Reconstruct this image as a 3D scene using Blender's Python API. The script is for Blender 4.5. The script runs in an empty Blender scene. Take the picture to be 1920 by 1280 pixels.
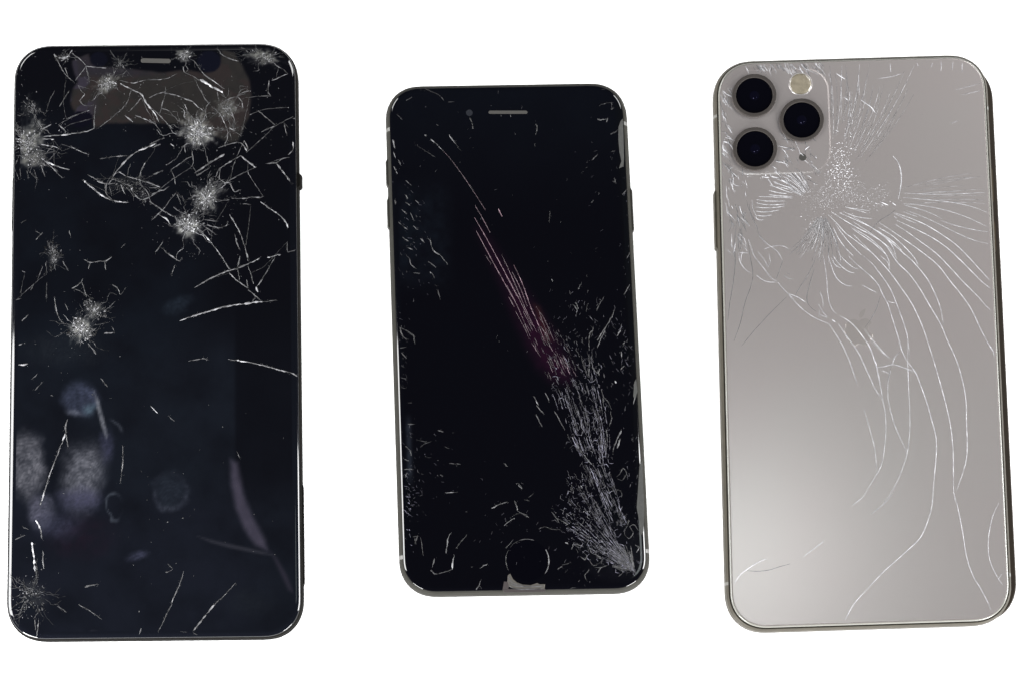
import bpy, math, random
import numpy as np
from mathutils import Vector

# ------------------------------------------------------------------ camera, light, exposure
scene = bpy.context.scene
D, TILT = 0.6, math.radians(11)
FOCAL = 36 * (D / math.cos(TILT)) / 0.2743
SHIFT = 60 / 1920
CAM = Vector((-SHIFT * 36 / FOCAL * D / math.cos(TILT), -D * math.tan(TILT), D))
cd = bpy.data.cameras.new('camera')
cam = bpy.data.objects.new('camera', cd)
scene.collection.objects.link(cam)
cam.location = CAM
cam.rotation_euler = (TILT, 0, 0)
cd.sensor_width = 36
cd.lens = FOCAL
cd.shift_x = SHIFT
cd.clip_start, cd.clip_end = 0.01, 50
scene.camera = cam

world = bpy.data.worlds.new('World')
scene.world = world
world.use_nodes = True
bg = world.node_tree.nodes['Background']
bg.inputs[0].default_value = (0.75, 0.82, 1.0, 1)
bg.inputs[1].default_value = 0.05

def lamp(name, azim, polar, dist, sx, sy, power, col=(1, 1, 1)):
    l = bpy.data.lights.new(name, 'AREA')
    l.shape = 'RECTANGLE'
    l.size, l.size_y, l.energy, l.color = sx, sy, power, col
    o = bpy.data.objects.new(name, l)
    a, p = math.radians(azim), math.radians(polar)
    v = Vector((math.sin(p) * math.cos(a), math.sin(p) * math.sin(a), math.cos(p)))
    o.location = v * dist
    o.rotation_euler = v.to_track_quat('Z', 'Y').to_euler()
    scene.collection.objects.link(o)

lamp('softbox_west', 182, 65, 1.3, .5, .75, 42)
lamp('softbox_east', 357, 68, 1.3, .5, .6, 44)
lamp('softbox_north_west', 135, 57, 1.3, .4, .4, 13)
lamp('softbox_north_east', 45, 57, 1.3, .4, .4, 13)
lamp('softbox_south_west', 235, 80, 1.3, .5, .3, 56)
lamp('softbox_south_east', 305, 80, 1.3, .5, .3, 56)
# the ceiling lamp whose blurred reflection brightens the silver back
cl = bpy.data.lights.new('ceiling_lamp', 'AREA')
cl.shape, cl.size, cl.energy, cl.color = 'DISK', .075, .078, (.90, 1, 1)
co = bpy.data.objects.new('ceiling_lamp', cl)
co.location = (.120, -.006, .6)
scene.collection.objects.link(co)

scene.view_settings.view_transform = 'Standard'
scene.view_settings.look = 'None'
scene.view_settings.exposure = 0
scene.view_settings.gamma = 1
scene.cycles.use_denoising = True
scene.cycles.max_bounces = 6
scene.cycles.sample_clamp_indirect = 4

# ------------------------------------------------------------------ helpers
COL = scene.collection
MM = 0.001
LIT = 3.5                     # white table's light level: surface colour = photographed level / LIT

def s2l(c):
    c = np.asarray(c, float) / 255
    return np.where(c <= .04045, c / 12.92, ((c + .055) / 1.055) ** 2.4)

def alb(c, k=1.0):
    return tuple(float(v) for v in s2l(c) / LIT * k)

def material(name, col, rough=.5, metal=0., spec=.5, coat=0., attr=None, bump=None, noise=None, tint=None):
    m = bpy.data.materials.new(name)
    m.use_nodes = True
    nt = m.node_tree
    b = nt.nodes['Principled BSDF']
    b.inputs['Base Color'].default_value = (*col, 1)
    b.inputs['Roughness'].default_value = rough
    b.inputs['Metallic'].default_value = metal
    b.inputs['Specular IOR Level'].default_value = spec
    b.inputs['Coat Weight'].default_value = coat
    b.inputs['Coat Roughness'].default_value = .04
    if attr:
        a = nt.nodes.new('ShaderNodeAttribute')
        a.attribute_name = attr
        nt.links.new(a.outputs['Color'], b.inputs['Base Color'])
    if noise or bump:
        tc = nt.nodes.new('ShaderNodeTexCoord')
    if noise:                  # (scale, amount): uneven colour
        n = nt.nodes.new('ShaderNodeTexNoise')
        n.inputs['Scale'].default_value = noise[0]
        n.inputs['Detail'].default_value = 5
        nt.links.new(tc.outputs['Object'], n.inputs['Vector'])
        r = nt.nodes.new('ShaderNodeMix')
        r.data_type = 'RGBA'
        r.inputs['A'].default_value = (*[c * (1 - noise[1]) for c in col], 1)
        r.inputs['B'].default_value = (*[min(1, c * (1 + noise[1])) for c in (tint or col)], 1)
        nt.links.new(n.outputs['Fac'], r.inputs['Factor'])
        nt.links.new(r.outputs['Result'], b.inputs['Base Color'])
    if bump:                   # (scale, strength, distance)
        n = nt.nodes.new('ShaderNodeTexNoise')
        n.inputs['Scale'].default_value = bump[0]
        n.inputs['Detail'].default_value = 4
        nt.links.new(tc.outputs['Object'], n.inputs['Vector'])
        bn = nt.nodes.new('ShaderNodeBump')
        bn.inputs['Strength'].default_value = bump[1]
        bn.inputs['Distance'].default_value = bump[2]
        nt.links.new(n.outputs['Fac'], bn.inputs['Height'])
        nt.links.new(bn.outputs['Normal'], b.inputs['Normal'])
    return m

M = {
 'table': material('white_sheet', (.86, .86, .86), .9, spec=.1, noise=(40, .01)),
 'black_frame': material('black_steel', (.003, .0028, .0024), .7, .0, .02, noise=(300, .3)),
 'black_rub': material('black_rubber', (.008, .008, .008), .7, spec=.2),
 'grey_alu': material('grey_aluminium', (.014, .0136, .0115), .6, .05, .05, noise=(400, .2)),
 'grey_line': material('antenna_plastic', (.055, .054, .05), .5),
 'steel': material('worn_steel', (.028, .025, .019), .5, .1, .12, noise=(500, .3)),
 'steel_dark': material('brown_steel', (.045, .034, .020), .33, .35, noise=(260, .4)),
 'brown_side': material('brown_side', (.009, .006, .003), .45, .05, .2, noise=(200, .35)),  # reflection of a dark brown table put into the flat colour
 'screen': material('dark_screen', (.002, .002, .003), .05, spec=.3, attr='film'),
 'silver': material('frosted_silver', (.605, .528, .516), .278, .93, noise=(20, .03), tint=(.570, .542, .518)),
 'glass_edge': material('clear_glass_edge', (.10, .098, .088), .2, spec=.3, noise=(120, .15)),
 'plate': material('polished_silver', (.58, .56, .55), .30, .86),
 'crack': material('crushed_glass', (.2, .2, .2), .4, spec=.22, attr='tone'),
 'ring': material('lens_ring', (.016, .0138, .0125), .55, .05, .12, noise=(600, .25)),
 'lens': material('lens_glass', (.0006, .0006, .0012), .03, spec=.12),
 'iris': material('lens_iris', (.0007, .0007, .0022), .2, spec=.1),
 'flash': material('flash_cover', (.092, .081, .060), .25, coat=.4, noise=(700, .5), bump=(900, .5, .0003)),
 'hole': material('grille_mesh', alb((62, 60, 56)), .7, spec=.2, noise=(3000, .4)),
 'grille': material('grille_grey', alb((72, 70, 66)), .6, spec=.3, noise=(2500, .3)),
 'dark': material('seam_black', (.003, .003, .0026), .9, spec=0.),
 'emblem': material('emblem_silver', (.50, .455, .432), .29, .93),
 'bracket': material('bracket_metal', alb((88, 83, 76)), .5, .0, noise=(700, .4)),
 'bracket2': material('bracket_brown', alb((58, 48, 48)), .5, noise=(500, .4)),
 'exposed': material('exposed_adhesive', alb((62, 63, 60)), .55, noise=(900, .5), bump=(2500, .6, .0002)),
 'camera_dot': material('front_camera_glass', alb((46, 48, 54)), .2),
}

def mesh_obj(name, verts, faces, mat, parent=None, shear=0., smooth=False, color=None):
    """verts in millimetres of the phone's own frame -> one mesh object"""
    me = bpy.data.meshes.new(name)
    v = np.asarray(verts, float).reshape(-1, 3) * MM
    v[:, 1] += shear * v[:, 0]
    me.from_pydata(v.tolist(), [], faces)
    me.materials.append(mat)
    if smooth:
        me.polygons.foreach_set('use_smooth', [True] * len(me.polygons))
    if color is not None:
        cname, cols = color
        at = me.color_attributes.new(cname, 'FLOAT_COLOR', 'POINT')
        c = np.ones((len(v), 4), np.float32)
        c[:, :3] = cols
        at.data.foreach_set('color', c.ravel())
    me.update()
    o = bpy.data.objects.new(name, me)
    COL.objects.link(o)
    if parent:
        o.parent = parent
    return o

def outline(w, h, r, inset=0, ox=0, oy=0, nc=12):
    """rounded rectangle, anticlockwise"""
    hw, hh = w / 2 - inset, h / 2 - inset
    r = max(r - inset, .3)
    p = []
    for cx, cy, a0 in ((hw - r, hh - r, 0), (-hw + r, hh - r, 90), (-hw + r, -hh + r, 180), (hw - r, -hh + r, 270)):
        for i in range(nc + 1):
            a = math.radians(a0 + 90 * i / nc)
            # slightly squarer than a circle, like a continuous-curvature corner
            c, s = math.cos(a), math.sin(a)
            e = 2 / 2.25
            c = math.copysign(abs(c) ** e, c); s = math.copysign(abs(s) ** e, s)
            p.append((cx + r * c + ox, cy + r * s + oy))
    return p

def loft(w, h, r, prof, ox=0, oy=0, bottom=True, top=False, nc=12):
    V, F = [], []
    for inset, z in prof:
        ring = outline(w, h, r, inset, ox, oy, nc)
        V += [(x, y, z) for x, y in ring]
    n = len(ring)
    for k in range(len(prof) - 1):
        for i in range(n):
            j = (i + 1) % n
            F.append((k * n + i, k * n + j, k * n + n + j, k * n + n + i))
    if bottom:
        F.append(tuple(range(n - 1, -1, -1)))
    if top:
        b = (len(prof) - 1) * n
        F.append(tuple(range(b, b + n)))
    return V, F

def grid_panel(w, h, r, inset, z, step):
    """flat rounded-rectangle sheet, as a fine grid"""
    o = outline(w, h, r, inset, nc=24)
    hh = h / 2 - inset
    ys = np.linspace(-hh, hh, int(2 * hh / step) + 1)
    # finer rows in the corners
    q = sorted(set([round(y, 4) for y in ys] + [round(p[1], 4) for p in o]))
    right = sorted((p[1], p[0]) for p in o if p[0] > 0)
    Y = np.array([p[0] for p in right]); X = np.array([p[1] for p in right])
    nx = int(w / step)
    V = []
    for y in q:
        hw = np.interp(y, Y, X)
        for i in range(nx + 1):
            V.append(((2 * i / nx - 1) * hw, y, z))
    F = []
    for j in range(len(q) - 1):
        for i in range(nx):
            a = j * (nx + 1) + i
            F.append((a, a + 1, a + nx + 2, a + nx + 1))
    return V, F

def lathe(cx, cy, prof, n=48, cap=True):
    V, F = [], []
    for r, z in prof:
        V += [(cx + r * math.cos(2 * math.pi * i / n), cy + r * math.sin(2 * math.pi * i / n), z) for i in range(n)]
    for k in range(len(prof) - 1):
        for i in range(n):
            j = (i + 1) % n
            F.append((k * n + i, k * n + j, k * n + n + j, k * n + n + i))
    if cap:
        b = (len(prof) - 1) * n
        F.append(tuple(range(b, b + n)))
    return V, F

def prism(poly, z0, z1, inset_top=0.):
    """flat plate from an outline; top edge drawn in a little"""
    n = len(poly)
    c = np.mean(poly, axis=0)
    V = [(x, y, z0) for x, y in poly]
    for x, y in poly:
        d = np.array((x, y)) - c
        l = np.linalg.norm(d) + 1e-9
        q = c + d * (1 - inset_top / l)
        V.append((q[0], q[1], z1))
    area = sum(poly[i][0] * poly[(i + 1) % n][1] - poly[(i + 1) % n][0] * poly[i][1] for i in range(n))
    F = [(i, (i + 1) % n, n + (i + 1) % n, n + i) for i in range(n)] + [tuple(range(n, 2 * n))]
    if area < 0:
        F = [tuple(reversed(f)) for f in F]
    return V, F

class Phone:
    """the phone's own frame: millimetres, origin under its centre; at() reads a traced image point on its surface"""
    def __init__(s, c, a, k, w, h, r, ztop):
        s.c, s.a, s.k, s.w, s.h, s.r, s.z = c, math.radians(a), k, w, h, r, ztop
    def empty(s, name, label, group=None):
        e = bpy.data.objects.new(name, None)
        e.empty_display_size = .02
        COL.objects.link(e)
        e.location = (s.c[0] * MM, s.c[1] * MM, 0)
        e.rotation_euler = (0, 0, s.a)
        e['label'] = label
        e['category'] = 'smartphone'
        s.root = e
        return e
    def at(s, x, y, z=None):
        z = s.z if z is None else z
        d = Vector((((x - 960) / 1920 + SHIFT) * 36 / FOCAL, ((640 - y) / 1920) * 36 / FOCAL, -1))
        c, n = math.cos(TILT), math.sin(TILT)
        d = Vector((d.x, c * d.y - n * d.z, n * d.y + c * d.z))
        p = CAM + d * ((z * MM - CAM.z) / d.z)
        X, Y = p.x / MM - s.c[0], p.y / MM - s.c[1]
        c, n = math.cos(s.a), math.sin(s.a)
        u, v = c * X + n * Y, -n * X + c * Y
        return u, v - s.k * u
    def px(s, u, v, z=None):
        """array version of the inverse of at()"""
        z = s.z if z is None else z
        v = v + s.k * u
        c, n = math.cos(s.a), math.sin(s.a)
        X, Y = (c * u - n * v + s.c[0]) * MM - CAM.x, (n * u + c * v + s.c[1]) * MM - CAM.y
        Z = z * MM - CAM.z
        c, n = math.cos(TILT), math.sin(TILT)
        yc, zc = c * Y + n * Z, -n * Y + c * Z
        return (X / -zc * FOCAL / 36 - SHIFT) * 1920 + 960, 640 - yc / -zc * FOCAL / 36 * 1920
    def inside(s, u, v, m):
        hw, hh, r = s.w / 2 - m, s.h / 2 - m, s.r - m
        if abs(u) > hw or abs(v) > hh:
            return False
        dx, dy = abs(u) - (hw - r), abs(v) - (hh - r)
        return not (dx > 0 and dy > 0 and dx * dx + dy * dy > r * r)
    def add(s, name, VF, mat, parent=None, smooth=False, color=None):
        return mesh_obj(name, VF[0], VF[1], mat, parent or s.root, s.k, smooth, color)
    def side_strip(s, name, side, y0, y1, prof, proud, mat, zr=None, parent=None):
        """a piece set into the long side wall (button, antenna line): follows the wall's profile, a little proud of it"""
        pr = [(i, z) for i, z in prof if zr is None or zr[0] <= z <= zr[1]]
        if zr:
            ii = np.interp(zr, [p[1] for p in prof], [p[0] for p in prof])
            pr = [(ii[0], zr[0])] + [p for p in pr if zr[0] < p[1] < zr[1]] + [(ii[1], zr[1])]
        V, F = [], []
        n = len(pr)
        b = min(.5, (y1 - y0) * .12)
        for y, pd in ((y0, -.2), (y0, proud * .4), (y0 + b, proud), (y1 - b, proud), (y1, proud * .4), (y1, -.2)):
            for i, z in pr:
                V.append((side * (s.w / 2 - i + pd), y, z))
        for j in range(5):
            for i in range(n - 1):
                a = j * n + i
                F.append((a, a + n, a + n + 1, a + 1))
        # top and bottom lips
        m = len(V)
        for j in range(6):
            i, z = pr[-1]; V.append((side * (s.w / 2 - i - .3), V[j * n][1], z))
        for j in range(6):
            i, z = pr[0]; V.append((side * (s.w / 2 - i - .3), V[j * n][1], z))
        for j in range(5):
            F.append((j * n + n - 1, m + j, m + j + 1, (j + 1) * n + n - 1))
            F.append((j * n, (j + 1) * n, m + 6 + j + 1, m + 6 + j))
        return s.add(name, (V, F), mat, parent)

# tiles: origin and zoom of each traced close-up
TILE = {c: (x, y, k) for c, x, y, k in (
 ('A', 0, 60, 4.267), ('B', 280, 60, 4.267), ('C', 0, 340, 4), ('D', 280, 340, 4), ('E', 0, 640, 4.267), ('F', 280, 640, 4.267),
 ('G', 0, 920, 4.267), ('H', 280, 920, 4.267), ('I', 710, 140, 4.923), ('J', 950, 140, 4.923), ('K', 710, 380, 4.923),
 ('L', 950, 380, 4.923), ('M', 730, 620, 4.923), ('N', 970, 620, 4.923), ('O', 730, 860, 4.741), ('P', 970, 860, 4.741),
 ('Q', 1320, 80, 4.267), ('R', 1600, 80, 4.267), ('S', 1320, 360, 4.267), ('T', 1600, 360, 4.267), ('V', 1620, 640, 4.267),
 ('W', 1320, 920, 4.267), ('X', 1620, 920, 4.267), ('Y', 1480, 480, 5.333), ('Z', 1480, 240, 5.333), ('a', 1320, 300, 7.111),
 ('h', 930, 980, 8.53), ('e', 1130, 180, 8.53), ('_', 0, 0, 1))}

def tpt(t, x, y):
    ox, oy, k = TILE[t]
    return ox + x / k, oy + y / k

def parse(text):
    """'tile width tone: x,y x,y ; x,y x,y' -> list of (width px, tone, [points px])"""
    out = []
    for ln in text.strip().splitlines():
        ln = ln.strip()
        if not ln:
            continue
        head, body = ln.split(':')
        t, w, tone = head.split()
        for seg in body.split(';'):
            pts = [tpt(t, *map(float, p.split(','))) for p in seg.split()]
            if len(pts) > 1:
                out.append((float(w), tone, pts))
    return out

rnd = random.Random(7)
PXMM = 1 / 7.0

def smooth_path(pts, step):
    """Catmull-Rom through the points, sampled about every step"""
    p = [np.array(q, float) for q in pts]
    p = [2 * p[0] - p[1]] + p + [2 * p[-1] - p[-2]]
    out = []
    for i in range(1, len(p) - 2):
        n = max(1, int(np.linalg.norm(p[i + 1] - p[i]) / step))
        for k in range(n):
            t = k / n
            out.append(.5 * (2 * p[i] + (p[i + 1] - p[i - 1]) * t + (2 * p[i - 1] - 5 * p[i] + 4 * p[i + 1] - p[i + 2]) * t * t
                             + (3 * p[i] - p[i - 1] - 3 * p[i + 1] + p[i + 2]) * t ** 3))
    out.append(p[-2])
    return out

class Cracks:
    """collects ridged fracture lines and chips (millimetres) with their tone"""
    def __init__(s, ph, margin=.5):
        s.ph, s.m, s.V, s.F, s.T = ph, margin, [], [], []
    def line(s, pts, w, col, jit=.08, hk=.45, taper=True, vary=.5, step=.55, dz=0.):
        P = smooth_path(pts, step)
        P = [p + np.array((rnd.gauss(0, jit), rnd.gauss(0, jit))) for p in P]
        P = [p for p in P if s.ph.inside(p[0], p[1], s.m)]
        n = len(P)
        if n < 2:
            return
        b = len(s.V)
        z = s.ph.z + dz
        g = rnd.random() * 9
        for i, p in enumerate(P):
            d = P[min(i + 1, n - 1)] - P[max(i - 1, 0)]
            l = np.linalg.norm(d) + 1e-9
            nx, ny = -d[1] / l, d[0] / l
            u = i / (n - 1)
            ww = w * (1 + vary * rnd.uniform(-.7, 1)) * .5
            if taper:
                ww *= .35 + .65 * min(1, 4 * min(u, 1 - u) + .15)
            k = max(.12, 1 + vary * (rnd.gauss(0, .55) + .7 * math.sin(g + i * .8)))
            off = rnd.uniform(-.5, .5) * ww
            s.V += [(p[0] + nx * ww, p[1] + ny * ww, z + .004), (p[0] + nx * off, p[1] + ny * off, z + .004 + ww * hk * rnd.uniform(.6, 1.4)),
                    (p[0] - nx * ww, p[1] - ny * ww, z + .004)]
            s.T += [tuple(c * k for c in col)] * 3
        for i in range(n - 1):
            a = b + i * 3
            s.F += [(a + 1, a, a + 3, a + 4), (a + 2, a + 1, a + 4, a + 5)]
    def chip(s, x, y, r, col, dz=0.):
        if not s.ph.inside(x, y, s.m):
            return
        b = len(s.V)
        z = s.ph.z + .004 + dz
        a0 = rnd.random() * 6.3
        n = rnd.choice((3, 3, 4))
        el = rnd.uniform(.4, 1)
        ca, sa = math.cos(a0), math.sin(a0)
        for i in range(n):
            a = 6.283 * i / n + rnd.uniform(-.4, .4)
            ex, ey = r * math.cos(a), r * el * math.sin(a)
            s.V.append((x + ca * ex - sa * ey, y + sa * ex + ca * ey, z))
        s.V.append((x + rnd.uniform(-.4, .4) * r, y + rnd.uniform(-.4, .4) * r, z + r * rnd.uniform(.15, .7)))
        s.T += [col] * (n + 1)
        for i in range(n):
            s.F.append((b + i, b + (i + 1) % n, b + n))
    def shard(s, x, y, ang, l, w, col):
        """a tilted sliver of plate glass"""
        if not s.ph.inside(x, y, s.m + .3):
            return
        b = len(s.V)
        z = s.ph.z + .004
        c, n = math.cos(ang), math.sin(ang)
        q = ((-l * .5, -w * rnd.uniform(.1, .5)), (l * rnd.uniform(.1, .5), -w * .5), (l * .5, w * rnd.uniform(-.2, .5)), (-l * rnd.uniform(0, .4), w * .5))
        t1, t2 = rnd.uniform(0, .10), rnd.uniform(0, .10)
        for i, (u, v) in enumerate(q):
            s.V.append((x + c * u - n * v, y + n * u + c * v, z + (0, t1, t1 + t2, t2)[i]))
        s.T += [col] * 4
        s.F.append((b, b + 1, b + 2, b + 3))
    def build(s, name, parent, stuff=False):
        if not s.V:
            return None
        o = mesh_obj(name, s.V, s.F, M['crack'], parent, s.ph.k, False, ('tone', np.array(s.T, np.float32)))
        if stuff:
            o['kind'] = 'stuff'
        return o

def fbm(x, y, seed=0, octaves=4):
    """value noise on arrays, 0..1"""
    rs = np.random.RandomState(seed)
    tab = rs.rand(256, 256)
    out, amp, tot = 0, 1, 0
    for o in range(octaves):
        xi, yi = np.floor(x).astype(int), np.floor(y).astype(int)
        fx, fy = x - xi, y - yi
        fx, fy = fx * fx * (3 - 2 * fx), fy * fy * (3 - 2 * fy)
        g = lambda a, b: tab[(xi + a) & 255, (yi + b) & 255]
        out = out + amp * ((g(0, 0) * (1 - fx) + g(1, 0) * fx) * (1 - fy) + (g(0, 1) * (1 - fx) + g(1, 1) * fx) * fy)
        tot += amp
        x, y, amp = x * 2.03 + 17, y * 2.03 + 31, amp * .55
    return out / tot

def sstep(a, b, x):
    t = np.clip((x - a) / (b - a), 0, 1)
    return t * t * (3 - 2 * t)

def poly_sd(poly, x, y):
    """signed distance to a polygon, positive inside"""
    d = np.full(x.shape, 1e9)
    ins = np.zeros(x.shape, bool)
    n = len(poly)
    for i in range(n):
        ax, ay = poly[i]; bx, by = poly[(i + 1) % n]
        ex, ey = bx - ax, by - ay
        t = np.clip(((x - ax) * ex + (y - ay) * ey) / (ex * ex + ey * ey + 1e-9), 0, 1)
        d = np.minimum(d, np.hypot(x - ax - t * ex, y - ay - t * ey))
        cr = ((ay > y) != (by > y)) & (x < (bx - ax) * (y - ay) / (by - ay + 1e-12) + ax)
        ins ^= cr
    return np.where(ins, d, -d)

def ell(x, y, cx, cy, rx, ry, rot=0):
    a = math.radians(rot)
    u, v = (x - cx) * math.cos(a) + (y - cy) * math.sin(a), -(x - cx) * math.sin(a) + (y - cy) * math.cos(a)
    return np.hypot(u / rx, v / ry)

# ------------------------------------------------------------------ the white surface
t = mesh_obj('white_table', [(-3000, -3000, 0), (3000, -3000, 0), (3000, 3000, 0), (-3000, 3000, 0)], [(0, 1, 2, 3)], M['table'])
t['kind'] = 'structure'

# ================================================================== phone with smashed black screen and dark notch
p1 = Phone((-94.72, .65), 1.449, -.01544, 77.08, 160.97, 10.6, 7.7)
p1.empty('broken_smartphone', 'large black phone, screen shattered in several star-shaped spots, smeared with fingerprints, no home button')
FR1 = [(1.8, 0), (.6, .9), (.05, 2.6), (0, 4.6), (.25, 6.3), (.7, 6.95)]
p1.add('frame', loft(p1.w, p1.h, p1.r, FR1, top=True), M['black_frame'])
V, F = loft(p1.w, p1.h, p1.r, [(.62, 6.9), (.66, 7.1), (.8, 7.25), (1.05, 7.4), (1.4, 7.575), (1.6, 7.65), (1.9, 7.69), (2.4, 7.7)], bottom=False)
nv = len(V)
GV, GF = grid_panel(p1.w, p1.h, p1.r, 2.4, 7.7, .45)
V = np.array(V + GV)
F = F + [tuple(i + nv for i in f) for f in GF]
x, y = p1.px(V[:, 0], V[:, 1])
film = np.ones((len(V), 3)) * np.array((11, 11.5, 17.))
n1 = fbm(x / 60, y / 60, 1)[:, None]
n2 = fbm(x / 14, y / 14, 2)[:, None]
n3 = fbm(x / 5, y / 5, 3, 3)[:, None]

def blend(film, mask, col, amt=1.0):
    m = np.clip(mask, 0, 1)
    if m.ndim == 1:
        m = m[:, None]
    return film * (1 - m * amt) + np.array(col, float) * m * amt

wx, wy = (fbm(x / 22, y / 22, 5) - .5) * 16, (fbm(x / 22, y / 22, 6) - .5) * 16
X, Yp = x + wx, y + wy
film = blend(film, sstep(520, 720, y)[:, None] * (.35 + .9 * n1) * (1 - .7 * sstep(436, 446, x) * sstep(980, 860, y))[:, None], (24, 28, 36), .85)  # here and next: hazy reflection painted into the screen colour, cut off at right
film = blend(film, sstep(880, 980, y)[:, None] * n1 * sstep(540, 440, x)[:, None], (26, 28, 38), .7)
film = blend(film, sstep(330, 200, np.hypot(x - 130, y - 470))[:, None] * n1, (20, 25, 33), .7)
film = blend(film, sstep(1.3, .3, ell(X, Yp, 150, 1005, 70, 45))[:, None] * n2, (36, 24, 36), .7)
def print_(film, cx, cy, rx, ry, rot, col, soft=.35, amt=1, ridge=.35, cut=None):
    m = sstep(1.0, 1 - soft, ell(X, Yp, cx, cy, rx, ry, rot))
    r = .5 + .5 * np.sin((np.hypot(X - cx, (Yp - cy) * .7 - 20)) * 1.15 + 4 * n2[:, 0])
    m = m * (1 - ridge + ridge * r) * (.45 + .75 * n3[:, 0]) * (.5 + .8 * n2[:, 0])
    if cut is not None:
        m = m * cut
    return blend(film, m, col, amt)
film = print_(film, 155, 890, 56, 95, 8, (112, 113, 122), .7, 1, .25, cut=sstep(800, 850, Yp))
film = print_(film, 150, 752, 42, 46, 0, (62, 67, 86), .45, 1, .2, cut=sstep(790, 770, Yp))
film = print_(film, 140, 776, 26, 10, 0, (100, 104, 116), .9, .9, .2, cut=sstep(788, 774, Yp))
film = print_(film, 168, 768, 20, 18, 0, (84, 104, 116), .8, .8, .2, cut=sstep(788, 772, Yp))
film = print_(film, 200, 835, 22, 44, 0, (62, 63, 84), .8, .9, .2)
film = blend(film, sstep(-2, 3, poly_sd([(174, 728), (186, 750), (194, 780), (203, 815), (199, 824), (190, 800), (182, 768)], x, y)) * (.4 + .8 * n3[:, 0]), (128, 130, 138), .8)
film = print_(film, 52, 868, 42, 92, 0, (110, 110, 118), .5, 1, .25, cut=sstep(790, 830, Yp))
film = print_(film, 78, 958, 36, 42, 0, (100, 100, 116), .6, 1, .25)
film = print_(film, 150, 935, 60, 34, 0, (66, 66, 90), .8, .9, .2)
film = print_(film, 110, 985, 60, 40, 0, (56, 58, 76), .8, .8, .2)
film = blend(film, sstep(.30, 0, np.abs(ell(X, Yp, 320, 920, 33, 36) - .92)) * (.1 + .8 * n3[:, 0]) * (.3 + .7 * sstep(890, 955, y)) * (.3 + n2[:, 0]), (84, 88, 102), .8)
film = print_(film, 320, 920, 32, 36, 0, (44, 50, 60), .5, .7)
film = blend(film, sstep(.22, 0, np.abs(ell(X, Yp, 215, 950, 14, 28) - .95)) * sstep(230, 210, X) * (.3 + .9 * n3[:, 0]), (76, 82, 92), .8)
film = blend(film, sstep(.2, 0, np.abs(ell(X, Yp, 205, 812, 26, 26) - .95)) * sstep(200, 215, X) * sstep(815, 800, Yp), (70, 74, 84), .6)
film = blend(film, sstep(-6, 9, poly_sd([(430, 858), (446, 866), (458, 925), (478, 972), (500, 1012), (503, 1034), (478, 1022), (456, 990), (440, 950), (431, 905)], X * .3 + x * .7, y)) * (.75 + .3 * n2[:, 0]), (70, 66, 80), .9)
film = blend(film, sstep(-4, 7, poly_sd([(505, 1030), (520, 1045), (540, 1078), (552, 1112), (540, 1106), (522, 1068)], x, y)), (48, 45, 56), .8)
film = blend(film, sstep(-3, 3, poly_sd([(370, 1004), (400, 1012), (450, 1023), (490, 1032), (512, 1040), (490, 1038), (430, 1026), (395, 1016)], x, y)), (54, 54, 62), .7)
film = print_(film, 258, 1042, 30, 14, -18, (66, 68, 88), .8, .9)
film = print_(film, 336, 572, 44, 18, -16, (38, 46, 56), .8, .9)
film = print_(film, 120, 655, 120, 50, 0, (36, 40, 46), .9, .7)
film = print_(film, 160, 1190, 60, 10, -3, (50, 50, 58), .9, .8)
film = print_(film, 470, 1130, 70, 40, 0, (30, 34, 40), .9, .7)
NOTCH = [(135, 115), (165, 102), (172, 120), (200, 127), (235, 130), (300, 137), (345, 132), (385, 137), (402, 133), (412, 117), (415, 94), (440, 100), (455, 125),
         (467, 150), (472, 180), (466, 220), (455, 245), (447, 265), (430, 268), (400, 255), (340, 235), (300, 232), (200, 232), (178, 242), (172, 220), (155, 213),
         (140, 210), (131, 195), (135, 170), (147, 155), (141, 138)]
nm = sstep(-3, 3.5, poly_sd(NOTCH, X * .25 + x * .75, Yp * .25 + y * .75)) * (.82 + .3 * n2[:, 0])
film = blend(film, nm, (45, 43, 42))
nn = fbm(x / 26, y / 26, 8)
film = blend(film, nm * sstep(.52, .6, nn), (50, 42, 42), .6)
film = blend(film, nm * sstep(.47, .41, nn) * sstep(190, 160, x), (54, 50, 62), .9)
film = blend(film, nm * sstep(150, 137, y) * sstep(330, 240, x), (42, 40, 48), .7)
film = blend(film, sstep(1.05, .95, ell(x, y, 185, 112, 16, 14)), (15, 16, 26))
film = blend(film, sstep(1.06, .96, ell(x, y, 152, 224, 22, 15, -8)), (14, 14, 24))
film = blend(film, sstep(1.1, .9, ell(x, y, 392, 116, 22, 20)), (16, 17, 28))
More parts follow.
